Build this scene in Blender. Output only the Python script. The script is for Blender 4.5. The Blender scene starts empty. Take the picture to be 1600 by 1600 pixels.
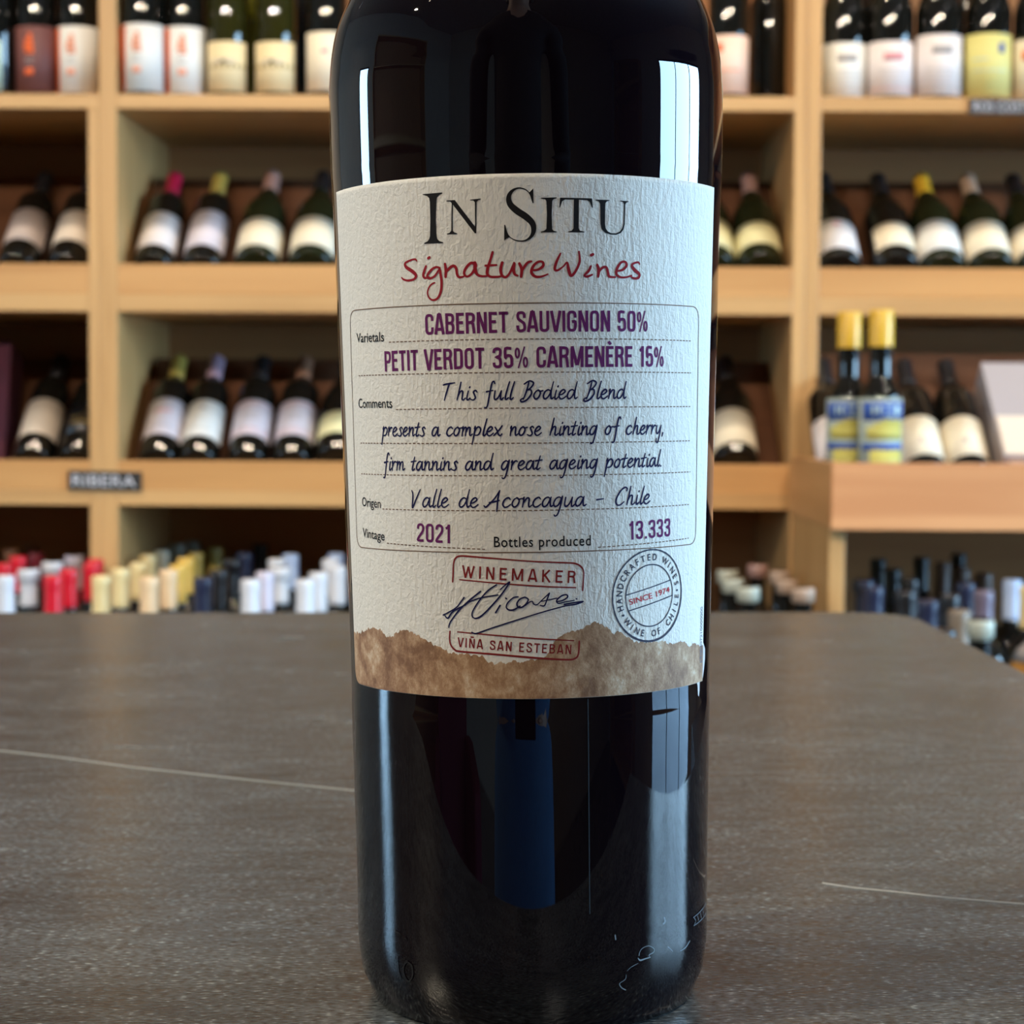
import bpy, bmesh, math, random
from mathutils import Vector, Matrix
PI = math.pi
rad = math.radians
S = bpy.context.scene
COL = S.collection

# ------------------------------------------------------------------ camera, world, exposure
CT = 0.95                       # counter top height at the bottle
CAMH = 0.115
CAMP = Vector((0, 0, CT + CAMH))
PITCH = math.atan(150 / 3000)
CR = Matrix.Rotation(rad(0.67), 3, 'Z') @ Matrix.Rotation(PI / 2 - PITCH, 3, 'X') @ Matrix.Rotation(rad(0.35), 3, 'Z')
cam_d = bpy.data.cameras.new('camera')
cam = bpy.data.objects.new('camera', cam_d)
COL.objects.link(cam)
cam.matrix_world = Matrix.Translation(CAMP) @ CR.to_4x4()
cam_d.sensor_width = 36
cam_d.lens = 67.5               # 3000 px on a 1600 px frame
cam_d.clip_start = 0.01
cam_d.dof.use_dof = True
cam_d.dof.focus_distance = 0.352
cam_d.dof.aperture_fstop = 38
S.camera = cam

S.view_settings.view_transform = 'Standard'
S.view_settings.look = 'None'
S.view_settings.gamma = 1
S.view_settings.use_curve_mapping = False
S.view_settings.exposure = 0.13
S.cycles.use_denoising = True
try:
    S.cycles.denoiser = 'OPENIMAGEDENOISE'
except Exception:
    pass
S.cycles.max_bounces = 8
S.cycles.diffuse_bounces = 4
S.cycles.glossy_bounces = 4
S.cycles.transmission_bounces = 4
S.cycles.transparent_max_bounces = 8
S.cycles.caustics_reflective = False
S.cycles.caustics_refractive = False
S.cycles.sample_clamp_indirect = 6

W = bpy.data.worlds.new('sky')
S.world = W
W.use_nodes = True
bgn = W.node_tree.nodes['Background']
bgn.inputs[0].default_value = (0.42, 0.71, 1.0, 1)     # blue daylight in the street outside
bgn.inputs[1].default_value = 29.0

def ray(px, py):
    return CR @ Vector(((px - 800) / 3000, -(py - 800) / 3000, -1))
def at(px, py, Y):
    d = ray(px, py)
    return CAMP + d * (Y / d.y)
def atz(px, py, z):
    d = ray(px, py)
    return CAMP + d * ((z - CAMP.z) / d.z)

# ------------------------------------------------------------------ materials
MATS = {}
def mat(name, color, rough=0.5, metal=0.0, spec=0.5, coat=0.0, emit=None, es=0.0):
    if name in MATS: return MATS[name]
    m = bpy.data.materials.new(name); m.use_nodes = True
    b = m.node_tree.nodes['Principled BSDF']
    b.inputs['Base Color'].default_value = (*color, 1)
    b.inputs['Roughness'].default_value = rough
    b.inputs['Metallic'].default_value = metal
    b.inputs['Specular IOR Level'].default_value = spec
    b.inputs['Coat Weight'].default_value = coat
    if emit:
        b.inputs['Emission Color'].default_value = (*emit, 1)
        b.inputs['Emission Strength'].default_value = es
    MATS[name] = m
    return m

def N(m, typ, **kw):
    n = m.node_tree.nodes.new(typ)
    for k, v in kw.items():
        if k in n.inputs.keys() if isinstance(k, str) else False:
            n.inputs[k].default_value = v
        else:
            setattr(n, k, v)
    return n
def L(m, a, b): m.node_tree.links.new(a, b)
def bsdf(m): return m.node_tree.nodes['Principled BSDF']

def ramp(m, stops):
    r = m.node_tree.nodes.new('ShaderNodeValToRGB')
    e = r.color_ramp.elements
    e[0].position = stops[0][0]; e[0].color = (*stops[0][1], 1)
    e[1].position = stops[1][0]; e[1].color = (*stops[1][1], 1)
    for p, c in stops[2:]:
        x = e.new(p); x.color = (*c, 1)
    return r

def wood(name, axis, c1, c2, rough=0.45):
    """planed timber, grain running along the axis"""
    if name in MATS: return MATS[name]
    m = mat(name, c1, rough)
    tc = N(m, 'ShaderNodeTexCoord')
    mp = N(m, 'ShaderNodeMapping')
    sc = [26, 26, 26]; sc[axis] = 1.3
    mp.inputs['Scale'].default_value = sc
    L(m, tc.outputs['Object'], mp.inputs['Vector'])
    oi = N(m, 'ShaderNodeObjectInfo')
    ml = N(m, 'ShaderNodeMath', operation='MULTIPLY'); ml.inputs[1].default_value = 30
    L(m, oi.outputs['Random'], ml.inputs[0])
    cb = N(m, 'ShaderNodeCombineXYZ')
    for i in range(3): L(m, ml.outputs[0], cb.inputs[i])
    L(m, cb.outputs[0], mp.inputs['Location'])
    n1 = N(m, 'ShaderNodeTexNoise'); n1.inputs['Scale'].default_value = 1.0
    n1.inputs['Detail'].default_value = 6; n1.inputs['Distortion'].default_value = 0.6
    L(m, mp.outputs[0], n1.inputs['Vector'])
    r = ramp(m, [(0.32, c2), (0.62, c1)])
    L(m, n1.outputs[0], r.inputs[0])
    L(m, r.outputs[0], bsdf(m).inputs['Base Color'])
    bp = N(m, 'ShaderNodeBump'); bp.inputs['Strength'].default_value = 0.15; bp.inputs['Distance'].default_value = 0.002
    L(m, n1.outputs[0], bp.inputs['Height']); L(m, bp.outputs[0], bsdf(m).inputs['Normal'])
    return m

PINE = ((0.59, 0.345, 0.135), (0.47, 0.26, 0.095))
WX = wood('pine_grain_across', 0, *PINE)
WY = wood('pine_grain_deep', 1, *PINE)
WZ = wood('pine_grain_upright', 2, *PINE)
WBACK = wood('plywood_back', 0, (0.48, 0.225, 0.08), (0.40, 0.17, 0.06), 0.6)
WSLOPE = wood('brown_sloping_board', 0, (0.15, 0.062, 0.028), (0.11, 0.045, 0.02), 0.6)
WLIP = wood('honey_pine_lip', 0, (0.57, 0.30, 0.105), (0.48, 0.235, 0.075), 0.42)
WRED = wood('orange_beech_grain', 0, (0.68, 0.33, 0.14), (0.55, 0.24, 0.095))
WREDY = wood('orange_beech_grain_deep', 1, (0.62, 0.33, 0.13), (0.5, 0.25, 0.09))

def glass_dark(name, color, rough=0.04):
    return mat(name, color, rough, spec=0.5)
G_BLACK = glass_dark('black_bottle_glass', (0.006, 0.006, 0.005))
G_GREEN = glass_dark('dark_green_bottle_glass', (0.012, 0.016, 0.006))
G_OLIVE = glass_dark('olive_bottle_glass', (0.10, 0.095, 0.008))

def paper(name, color, rough=0.6):
    m = mat(name, color, rough)
    return m

# ------------------------------------------------------------------ mesh helpers
def link(name, me, m=None, parent=None):
    o = bpy.data.objects.new(name, me)
    COL.objects.link(o)
    if m is not None:
        for x in (m if isinstance(m, (list, tuple)) else [m]): me.materials.append(x)
    if parent is not None: o.parent = parent
    return o
def bm_obj(name, bm, m, parent=None, smooth=False, bevel=0):
    if bevel:
        bmesh.ops.bevel(bm, geom=list(bm.edges), offset=bevel, segments=2, affect='EDGES', profile=0.5)
    bmesh.ops.recalc_face_normals(bm, faces=bm.faces)
    me = bpy.data.meshes.new(name)
    bm.to_mesh(me); bm.free()
    if smooth:
        for p in me.polygons: p.use_smooth = True
    return link(name, me, m, parent)
def box(name, x0, x1, y0, y1, z0, z1, m, parent=None, bevel=0.0015):
    bm = bmesh.new()
    bmesh.ops.create_cube(bm, size=1)
    for v in bm.verts:
        v.co = Vector((x0 + (v.co.x + .5) * (x1 - x0), y0 + (v.co.y + .5) * (y1 - y0), z0 + (v.co.z + .5) * (z1 - z0)))
    return bm_obj(name, bm, m, parent, bevel=bevel)
def lathe_mesh(name, prof, seg=40, a0=0.0, a1=2 * PI, close=True):
    """prof: list of (r, z); revolve about z"""
    full = abs(a1 - a0 - 2 * PI) < 1e-6
    n = seg if full else seg + 1
    vs, fs = [], []
    for r, z in prof:
        for i in range(n):
            a = a0 + (a1 - a0) * i / seg
            vs.append((r * math.sin(a), -r * math.cos(a), z))
    for j in range(len(prof) - 1):
        for i in range(seg):
            i2 = (i + 1) % n if full else i + 1
            fs.append((j * n + i, j * n + i2, (j + 1) * n + i2, (j + 1) * n + i))
    if full and close:
        fs.append(tuple(range(n))[::-1])
        fs.append(tuple((len(prof) - 1) * n + i for i in range(n)))
    me = bpy.data.meshes.new(name)
    me.from_pydata(vs, [], fs)
    for p in me.polygons: p.use_smooth = len(p.vertices) == 4
    me.validate()
    return me
def empty(name, loc=(0, 0, 0), rot=None, label=None, cat=None, group=None, kind=None):
    o = bpy.data.objects.new(name, None)
    COL.objects.link(o)
    o.empty_display_size = 0.02
    o.location = loc
    if rot is not None: o.rotation_euler = rot
    tag(o, label, cat, group, kind)
    return o
def tag(o, label=None, cat=None, group=None, kind=None):
    if label: o['label'] = label
    if cat: o['category'] = cat
    if group: o['group'] = group
    if kind: o['kind'] = kind
    return o

def catmull(pts, n=6, closed=False):
    P = [tuple(p) for p in pts]
    if len(P) < 3: return P
    out = []
    m = len(P)
    rng = range(m) if closed else range(m - 1)
    for i in rng:
        p0 = P[(i - 1) % m] if closed or i > 0 else P[0]
        p1 = P[i]; p2 = P[(i + 1) % m]
        p3 = P[(i + 2) % m] if closed or i + 2 < m else P[-1]
        for k in range(n):
            t = k / n
            out.append(tuple(0.5 * ((2 * b) + (-a + c) * t + (2 * a - 5 * b + 4 * c - d) * t * t + (-a + 3 * b - 3 * c + d) * t ** 3)
                             for a, b, c, d in zip(p0, p1, p2, p3)))
    if not closed: out.append(P[-1])
    return out
# ------------------------------------------------------------------ the room
X0, X1, Y0, Y1, ZC = -3.4, 4.2, -3.2, 4.08, 3.0
def struct(o): return tag(o, kind='structure')
def noisy(name, c1, c2, scale, rough, bump=0.1):
    if name in MATS: return MATS[name]
    m = mat(name, c1, rough)
    tc = N(m, 'ShaderNodeTexCoord')
    n1 = N(m, 'ShaderNodeTexNoise'); n1.inputs['Scale'].default_value = scale; n1.inputs['Detail'].default_value = 5
    L(m, tc.outputs['Object'], n1.inputs['Vector'])
    r = ramp(m, [(0.35, c2), (0.65, c1)])
    L(m, n1.outputs[0], r.inputs[0]); L(m, r.outputs[0], bsdf(m).inputs['Base Color'])
    bp = N(m, 'ShaderNodeBump'); bp.inputs['Strength'].default_value = bump; bp.inputs['Distance'].default_value = 0.003
    L(m, n1.outputs[0], bp.inputs['Height']); L(m, bp.outputs[0], bsdf(m).inputs['Normal'])
    return m
PLASTER = noisy('plaster', (0.60, 0.55, 0.47), (0.55, 0.50, 0.43), 14, 0.8)
CEILP = noisy('ceiling_paint', (0.55, 0.55, 0.55), (0.5, 0.5, 0.5), 8, 0.8)
FLOORM = noisy('floor_tiles', (0.16, 0.15, 0.14), (0.12, 0.11, 0.10), 5, 0.12, 0.02)
WINF = mat('window_frame_dark', (0.02, 0.02, 0.022), 0.4)
struct(box('floor', X0, X1, Y0, Y1, -0.05, 0, FLOORM, bevel=0))
struct(box('ceiling', X0, X1, Y0, Y1, ZC, ZC + 0.05, CEILP, bevel=0))
struct(box('wall_back', X0, X1, Y1, Y1 + 0.1, 0, ZC, PLASTER, bevel=0))
struct(box('wall_front', X0, X1, Y0 - 0.1, Y0, 0, ZC, PLASTER, bevel=0))

pane_m = bpy.data.materials.new('window_glass'); pane_m.use_nodes = True
nt = pane_m.node_tree; nt.nodes.remove(nt.nodes['Principled BSDF'])
tr = nt.nodes.new('ShaderNodeBsdfTransparent'); gl = nt.nodes.new('ShaderNodeBsdfGlossy'); gl.inputs['Roughness'].default_value = 0.02
fr = nt.nodes.new('ShaderNodeFresnel'); fr.inputs[0].default_value = 1.45
mx = nt.nodes.new('ShaderNodeMixShader')
nt.links.new(fr.outputs[0], mx.inputs[0]); nt.links.new(tr.outputs[0], mx.inputs[1]); nt.links.new(gl.outputs[0], mx.inputs[2])
nt.links.new(mx.outputs[0], nt.nodes['Material Output'].inputs[0])

def side_wall(name, x, s, wins):
    """wall at x with window openings (y0, y1, z0, z1, number of panes); s = +1 right, -1 left"""
    xa, xb = (x, x + 0.12) if s > 0 else (x - 0.12, x)
    bm = bmesh.new()
    def b(y0, y1, z0, z1):
        r = bmesh.ops.create_cube(bm, size=1)['verts']
        for v in r: v.co = Vector((xa + (v.co.x + .5) * (xb - xa), y0 + (v.co.y + .5) * (y1 - y0), z0 + (v.co.z + .5) * (z1 - z0)))
    y = Y0
    for (w0, w1, z0, z1, n) in wins:
        b(y, w0, 0, ZC)
        if z0 > 0: b(w0, w1, 0, z0)
        b(w0, w1, z1, ZC)
        y = w1
    b(y, Y1, 0, ZC)
    struct(bm_obj(name, bm, PLASTER))
WN = [0]
def window(x, s, y0, y1, z0, z1, n):
    WN[0] += 1
    k = WN[0]
    fx0, fx1 = (x + 0.03, x + 0.08) if s > 0 else (x - 0.08, x - 0.03)
    root = struct(empty('window_%d' % k, (0, 0, 0)))
    t = 0.05
    box('frame_rail', fx0, fx1, y0, y1, z0, z0 + t, WINF, root)
    box('frame_rail', fx0, fx1, y0, y1, z1 - t, z1, WINF, root)
    box('frame_rail', fx0 - 0.01, fx1 + 0.01, y0, y1, 0.52, 0.68, WX, root) if s > 0 else None
    w = (y1 - y0) / n
    for i in range(n + 1):
        c = y0 + i * w
        a, b = (c, c + t) if i == 0 else ((c - t, c) if i == n else (c - t / 2, c + t / 2))
        box('frame_stile', fx0, fx1, a, b, z0 + t, z1 - t, WINF, root)
    for i in range(n):
        a, b = y0 + i * w, y0 + (i + 1) * w
        xm = (fx0 + fx1) / 2
        box('pane', xm - 0.002, xm + 0.002, a + t * .5, b - t * .5, z0 + t, z1 - t, pane_m, root, bevel=0)
    ld = bpy.data.lights.new('portal', 'AREA'); ld.shape = 'RECTANGLE'
    ld.size = (y1 - y0); ld.size_y = (z1 - z0)
    ld.cycles.is_portal = True
    lo = bpy.data.objects.new('daylight_portal', ld); COL.objects.link(lo)
    lo.location = (x + s * 0.13, (y0 + y1) / 2, (z0 + z1) / 2)
    lo.rotation_euler = Vector((-s, 0, 0)).to_track_quat('-Z', 'Y').to_euler()
    # track quat: local Y must be vertical
    lo.rotation_euler = (PI / 2, 0, (PI / 2 if s > 0 else -PI / 2))
RW = [(-0.25, 2.75, 0.02, 2.42, 3)]
LW = [(1.06, 1.66, 1.0, 2.0, 1)]
side_wall('wall_right', X1, 1, RW)
side_wall('wall_left', X0, -1, LW)
for w in RW: window(X1, 1, *w)
for w in LW: window(X0, -1, *w)

STREETM = noisy('street_paving', (0.10, 0.115, 0.14), (0.07, 0.08, 0.10), 3, 0.8)
struct(box('trim_1', X1 + 0.13, X1 + 14, -9, 12, -0.1, -0.02, STREETM, bevel=0))['label'] = 'grey street paving outside the right window'
struct(box('trim_2', X0 - 14, X0 - 0.13, -9, 12, -0.1, -0.02, STREETM, bevel=0))['label'] = 'grey street paving outside the left window'

# track spotlights on the ceiling in front of the racks
STEEL = mat('white_lamp_metal', (0.7, 0.7, 0.7), 0.35)
LAMPGLOW = mat('lamp_glow', (1, 0.9, 0.75), 0.5, emit=(1.0, 0.82, 0.6), es=18)
def spot(x, y, tx, ty, tz, energy, label, blend=0.6, size=75, col=(1, 0.82, 0.62)):
    root = empty('track_spotlight', (x, y, ZC), label=label, cat='lamp', group='ceiling spotlights')
    box('track_mount', -0.03, 0.03, -0.03, 0.03, -0.03, 0, STEEL, root)
    d = (Vector((tx, ty, tz)) - Vector((x, y, ZC - 0.12))).normalized()
    q = d.to_track_quat('-Z', 'Y')
    me = lathe_mesh('lamp_head', [(0.03, 0.11), (0.034, 0.105), (0.034, 0.0), (0.031, 0.0), (0.03, 0.012)], 20)
    h = link('lamp_head', me, STEEL, root); h.location = (0, 0, -0.12); h.rotation_euler = q.to_euler()
    me = lathe_mesh('lamp_lens', [(0.029, 0.012), (0.029, 0.010)], 20)
    g = link('lamp_lens', me, LAMPGLOW, root); g.location = (0, 0, -0.12); g.rotation_euler = q.to_euler()
    ld = bpy.data.lights.new('spot', 'SPOT'); ld.energy = energy; ld.spot_size = rad(size); ld.spot_blend = blend
    ld.shadow_soft_size = 0.03; ld.color = col
    lo = bpy.data.objects.new('spotlight_beam', ld); COL.objects.link(lo); lo.parent = root
    lo.location = Vector((0, 0, -0.12)) + d * 0.012; lo.rotation_euler = q.to_euler()
SP = 34
for i, x in enumerate((-2.5, -1.65, -0.8, 0.05, 0.9, 1.75)):
    spot(x, 2.85, x + 0.05, 3.6, 1.0, SP, 'white ceiling spotlight aimed at the wine racks, number %s from the left' % ('one two three four five six'.split()[i]))
for i, (x, y, e) in enumerate(((-1.3, 0.5, 45), (1.3, 1.1, 35), (1.5, 1.9, 30), (0.5, -1.4, 50), (-2.2, 1.8, 40))):  # some follow the shoulder glints, others added to warm the ambient light
    spot(x, y, x, y + 0.1, 0, e, 'white ceiling spotlight pointing straight down, in a set extended for warm fill, number %s' % ('one two three four five'.split()[i]), size=130, col=(1, 0.92, 0.82))
for i, (x, tx, e) in enumerate(((-2.0, -1.2, 230), (-0.7, 0.0, 230), (0.8, 1.2, 230))):  # unseen spots added to brighten the insides of the racks
    spot(x, -0.5, tx, 3.7, 1.1, e * 0.72, 'added fill spotlight behind the photographer aimed across at the racks, number %s' % ('one two three'.split()[i]), size=62, col=(1, 0.84, 0.68))
spot(-2.7, -0.5, 0.0, 0.38, 1.05, 240, 'added warm fill spotlight at the left rear aimed at the counter', size=45, col=(1, 0.86, 0.64))  # unseen warm fill, added for the left side of the label

# ------------------------------------------------------------------ wine racks
YF, YB = 3.5, 4.0
def Xp(px, Y=YF): return at(px, 650, Y).x
def Zp(py, px=400, Y=YF): return at(px, py, Y).z
Z_T1, Z_T0 = Zp(147.5), Zp(170.5)        # top shelf board
Z_A2, Z_A1, Z_A0 = Zp(413.5), Zp(460), Zp(488)    # row one: lip top, board top, board bottom
Z_B2, Z_B1, Z_B0 = Zp(721), Zp(767), Zp(791)
BASEZ = 0.50
XL0, XLa, XLb, XM = Xp(-260), Xp(139), Xp(156.5), Xp(184)
XRa, XRb, XRc = Xp(1236), Xp(1256), Xp(1277)
XEND = 2.68
TOPZ = 2.35
EL = rad(42)

def incl_board(x0, x1, z0, parent):
    bm = bmesh.new()
    n = Vector((0, -math.sin(EL), math.cos(EL))); d = Vector((0, math.cos(EL), math.sin(EL)))
    p = Vector((0, YF + 0.072, z0))
    v = []
    for x in (x0, x1):
        for a, b in ((0, 0), (0.36, 0), (0.36, -0.012), (0, -0.012)):
            q = p + d * (a + 0.013) + n * b
            v.append(bm.verts.new((x, q.y, q.z)))
    for f in ((0, 1, 2, 3), (7, 6, 5, 4), (0, 4, 5, 1), (1, 5, 6, 2), (2, 6, 7, 3), (3, 7, 4, 0)):
        bm.faces.new([v[i] for i in f])
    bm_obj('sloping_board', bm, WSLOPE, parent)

def rack(name, label, x0, x1, tl, trr, yf=YF, rows=(1, 2), top_left_hidden=False, upper=True):
    root = empty(name, (0, 0, 0), label=label, cat='shelving', group='wooden wine racks along the back wall')
    ztop = TOPZ
    if tl: box('side_panel', x0, x0 + tl, yf, YB, BASEZ, ztop if not top_left_hidden else Z_T0, WZ, root)
    if trr: box('side_panel', x1 - trr, x1, yf, YB, BASEZ, Z_T0 if top_left_hidden else ztop, WZ, root)
    a, b = x0 + tl, x1 - trr
    box('back_panel', x0, x1, YB, YB + 0.012, BASEZ, ztop, WBACK, root, bevel=0)
    xb = x1 if top_left_hidden else b
    box('shelf_board', a, xb, yf, YB, Z_T0, Z_T1, WX, root)
    if 1 in rows:
        box('shelf_board', a, b, yf, YB, Z_A0, Z_A1, WX, root)
        box('front_lip', a, b, yf + 0.001, yf + 0.019, Z_A1, Z_A2, WLIP, root)
        incl_board(a + 0.002, b - 0.002, Z_A1, root)
    if 2 in rows:
        box('shelf_board', a, b, yf, YB, Z_B0, Z_B1, WX, root)
        box('front_lip', a, b, yf + 0.001, yf + 0.019, Z_B1, Z_B2, WLIP, root)
        incl_board(a + 0.002, b - 0.002, Z_B1, root)
    box('top_board', a, xb if top_left_hidden else b, yf, YB, ztop - 0.03, ztop, WX, root)
    return root
rack('wine_rack', 'pine wine rack at the far left, cut off by the left edge of the picture', XL0, XLb, 0.02, XLb - XLa - 0.0005, top_left_hidden=True)
rack('wine_rack', 'wide pine wine rack in the middle, directly behind the big bottle', XLb, XRb - 0.0005, XM - XLb, XRb - XRa)
R = rack('wine_rack', 'pine wine rack at the right above the projecting orange shelf', XRb, XEND, XRc - XRb, 0.024, rows=(1,))

# lower right unit, projecting forward
YP = 3.03
xl = at(1300, 722, YP).x
zt, zb = at(1450, 724, YP).z, at(1450, 829, YP).z
root = empty('projecting_shelf', (0, 0, 0), label='deep orange beech shelf with tall front lip, jutting out under the right rack', cat='shelving')
ZPS = zb + 0.03
box('shelf_board', xl + 0.02, XEND, YP + 0.02, YB - 0.002, zb, ZPS, WRED, root)
box('front_lip', xl, XEND, YP, YP + 0.02, zb, zt, WRED, root)
box('side_lip', xl, xl + 0.02, YP + 0.0205, YF - 0.001, zb, zt, WREDY, root)
xs = xl + 0.002
box('side_panel', xs, xs + 0.026, YP + 0.035, YF - 0.002, BASEZ, zb, WZ, root)
n = Vector((0, -math.sin(EL), math.cos(EL)))

# base the standing bottles are displayed on
root = empty('display_plinth', (0, 0, 0), label='low dark wooden plinth carrying the standing bottles under the racks', cat='shelving')
DKW = wood('dark_stained_wood', 0, (0.06, 0.038, 0.02), (0.04, 0.025, 0.014))
box('plinth_top', XL0, 0.36, 3.0, YB + 0.012, BASEZ - 0.03, BASEZ, DKW, root)
box('plinth_front', XL0, 0.36, 3.02, 3.04, 0, BASEZ - 0.03, DKW, root)
root = empty('display_plinth', (0, 0, 0), label='low dark wooden plinth at the right, reaching forward beyond the counter corner', cat='shelving')
box('plinth_top', 0.362, XEND, 2.1, YB + 0.012, BASEZ - 0.03, BASEZ, DKW, root)
box('plinth_front', 0.362, XEND, 2.12, 2.14, 0, BASEZ - 0.03, DKW, root)

# chalkboard signs
CHALKB = mat('black_slate', (0.012, 0.012, 0.012), 0.6)
CHALK = mat('white_chalk', (0.55, 0.56, 0.6), 0.9)
def text_mesh(s, height, width=None, spacing=1.0, bold=0.0):
    cu = bpy.data.curves.new('t', 'FONT'); cu.body = s; cu.size = 1; cu.space_character = spacing; cu.offset = bold
    cu.resolution_u = 3
    o = bpy.data.objects.new('t', cu); COL.objects.link(o)
    dg = bpy.context.evaluated_depsgraph_get(); dg.update()
    me = bpy.data.meshes.new_from_object(o.evaluated_get(dg))
    bpy.data.objects.remove(o); bpy.data.curves.remove(cu)
    xs = [v.co.x for v in me.vertices]
    k = height / 0.66
    w = (max(xs) - min(xs)) * k
    kx = k if width is None else k * width / w
    x0 = min(xs)
    for v in me.vertices: v.co = Vector(((v.co.x - x0) * kx, v.co.y * k, 0))
    return me
def slate(label, px0, py0, px1, py1, Y, word, tilt, cap):
    a, b = at(px0, py0, Y), at(px1, py1, Y)
    c = (a + b) / 2
    root = empty('chalk_sign', (c.x, Y, c.z), (0, tilt, 0), label, 'sign')
    w, h = (b.x - a.x) / 2, (a.z - b.z) / 2
    box('board', -w, w, 0, 0.004, -h, h, CHALKB, root, bevel=0.0008)
    me = text_mesh(word, cap, 1.72 * w, 1.05, 0.004)
    for v in me.vertices: v.co = Vector((v.co.x - 0.88 * w, -0.0006, v.co.y - cap * 0.5))
    link('chalk_lettering', me, CHALK, root)
slate('small black chalk sign reading RIBERA on the left post', 106, 736, 221, 767, YF - 0.0045, 'RIBERA', rad(0.9), 0.020)
slate('small black chalk sign under the yellow labelled bottle at top right', 1514, 154, 1640, 180, YF - 0.0045, 'ROS COSTERS', rad(0.5), 0.018)
# ------------------------------------------------------------------ shop bottles
def arc_pts(cx, cz, r, a0, a1, n):
    return [(cx + r * math.cos(a0 + (a1 - a0) * i / n), cz + r * math.sin(a0 + (a1 - a0) * i / n)) for i in range(n + 1)]
PROFILES = {}
def profile(kind):
    """(r, z) of the glass and the radius of the straight part, neck radius, total height, label window"""
    if kind == 'bordeaux':
        R, H = 0.0375, 0.30
        p = [(0.0, 0.004), (0.024, 0.003), (0.032, 0.0), (R - 0.002, 0.002), (R, 0.006), (R, 0.19)]
        p += [(R - 0.0015, 0.199), (R - 0.007, 0.210), (R - 0.015, 0.219), (0.0165, 0.227), (0.0148, 0.236), (0.0140, 0.28), (0.0148, 0.284), (0.0148, H - 0.002), (0.013, H)]
    elif kind == 'burgundy':
        R, H = 0.0425, 0.30
        p = [(0.0, 0.004), (0.028, 0.003), (0.036, 0.0), (R - 0.002, 0.002), (R, 0.006), (R, 0.155)]
        p += [(R - 0.001, 0.165), (R - 0.006, 0.182), (0.028, 0.203), (0.020, 0.222), (0.0160, 0.240), (0.0142, 0.28), (0.0150, 0.284), (0.0150, H - 0.002), (0.013, H)]
    elif kind == 'spirit':
        R, H = 0.0350, 0.318
        p = [(0.0, 0.004), (0.02, 0.003), (0.027, 0.0), (R - 0.002, 0.002), (R, 0.006), (R, 0.180)]
        p += [(R - 0.002, 0.187), (R - 0.008, 0.197), (0.0195, 0.207), (0.0180, 0.215), (0.0178, 0.26), (0.0185, 0.262), (0.0185, H - 0.002), (0.016, H)]
    elif kind == 'decanter':
        R, H = 0.060, 0.26
        p = [(0.0, 0.004), (0.04, 0.003), (0.055, 0.0), (R, 0.006), (R, 0.12)]
        p += [(R - 0.003, 0.135), (R - 0.012, 0.152), (0.030, 0.166), (0.018, 0.176), (0.0150, 0.19), (0.0150, H - 0.002), (0.013, H)]
    return R, H, p
MESH = {}
def glass_mesh(kind, g):
    k = (kind, g.name)
    if k not in MESH:
        R, H, p = profile(kind)
        me = lathe_mesh('bottle_glass', p[1:], 40); me.materials.append(g); MESH[k] = me
    return MESH[k]
def rad_at(p, z):
    for (r0, z0), (r1, z1) in zip(p[2:], p[3:]):
        if z0 <= z <= z1: return r0 + (r1 - r0) * (z - z0) / max(1e-6, z1 - z0)
    return p[-2][0]
def capsule_mesh(kind, c, style, z0):
    k = ('cap', kind, c.name, style, z0)
    if k not in MESH:
        R, H, p = profile(kind)
        q = [(rad_at(p, z) + 0.0007, z) for z in [z0 + (H - 0.004 - z0) * i / 10 for i in range(11)]]
        if style == 'ring':
            q = [(r, z) for r, z in q if z < H - 0.026] + [(0.0150, H - 0.025), (0.0182, H - 0.0235), (0.0186, H - 0.006), (0.0172, H - 0.0015)]
        elif style == 'plain':
            q += [(0.0152, H - 0.001), (0.0135, H + 0.0012)]
        elif style == 'screw':
            q = [(0.0195, z0), (0.0197, z0 + 0.002), (0.0197, H - 0.003), (0.0185, H + 0.001)]
        q += [(0.004, q[-1][1] + 0.0002)]
        me = lathe_mesh('capsule', q, 28); me.materials.append(c); MESH[k] = me
    return MESH[k]
def label_mesh(r, z0, z1, half, m, off=0.0004, name='label', seg=20):
    k = (name, round(r, 4), round(z0, 4), round(z1, 4), round(half[0], 3), round(half[1], 3), m.name, off)
    if k not in MESH:
        c = min(0.004, (z1 - z0) * .2)
        prof_in = [(r + off, z0), (r + off, z1)]
        me = lathe_mesh(name, [(r + 0.0001, z0), (r + off, z0), (r + off, z1), (r + 0.0001, z1)], seg, half[0], half[1])
        me.materials.append(m); MESH[k] = me
    return MESH[k]
CAPM = {}
def capmat(name, c, rough=0.3, metal=0.0):
    return mat(name, c, rough, metal)
C_RED = capmat('red_foil', (0.62, 0.008, 0.022), 0.3)
C_DRED = capmat('dark_red_foil', (0.16, 0.01, 0.02), 0.35)
C_WHITE = capmat('white_foil', (0.66, 0.67, 0.70), 0.3)
C_LILAC = capmat('pale_lilac_foil', (0.62, 0.58, 0.68), 0.3)
C_MAUVE = capmat('mauve_foil', (0.34, 0.24, 0.31), 0.35)
C_CREAM = capmat('cream_gold_foil', (0.78, 0.62, 0.30), 0.3)
C_TAN = capmat('tan_foil', (0.80, 0.56, 0.32), 0.3)
C_YEL = capmat('yellow_gold_foil', (0.74, 0.47, 0.09), 0.28)
C_OLIVE = capmat('olive_gold_foil', (0.36, 0.27, 0.06), 0.3)
C_PALEG = capmat('pale_green_foil', (0.42, 0.44, 0.36), 0.35)
C_NAVY = capmat('navy_foil', (0.016, 0.02, 0.05), 0.3)
C_BLACK = capmat('black_foil', (0.012, 0.012, 0.014), 0.3)
C_BLUEW = capmat('blue_white_foil', (0.55, 0.66, 0.88), 0.3)
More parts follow.
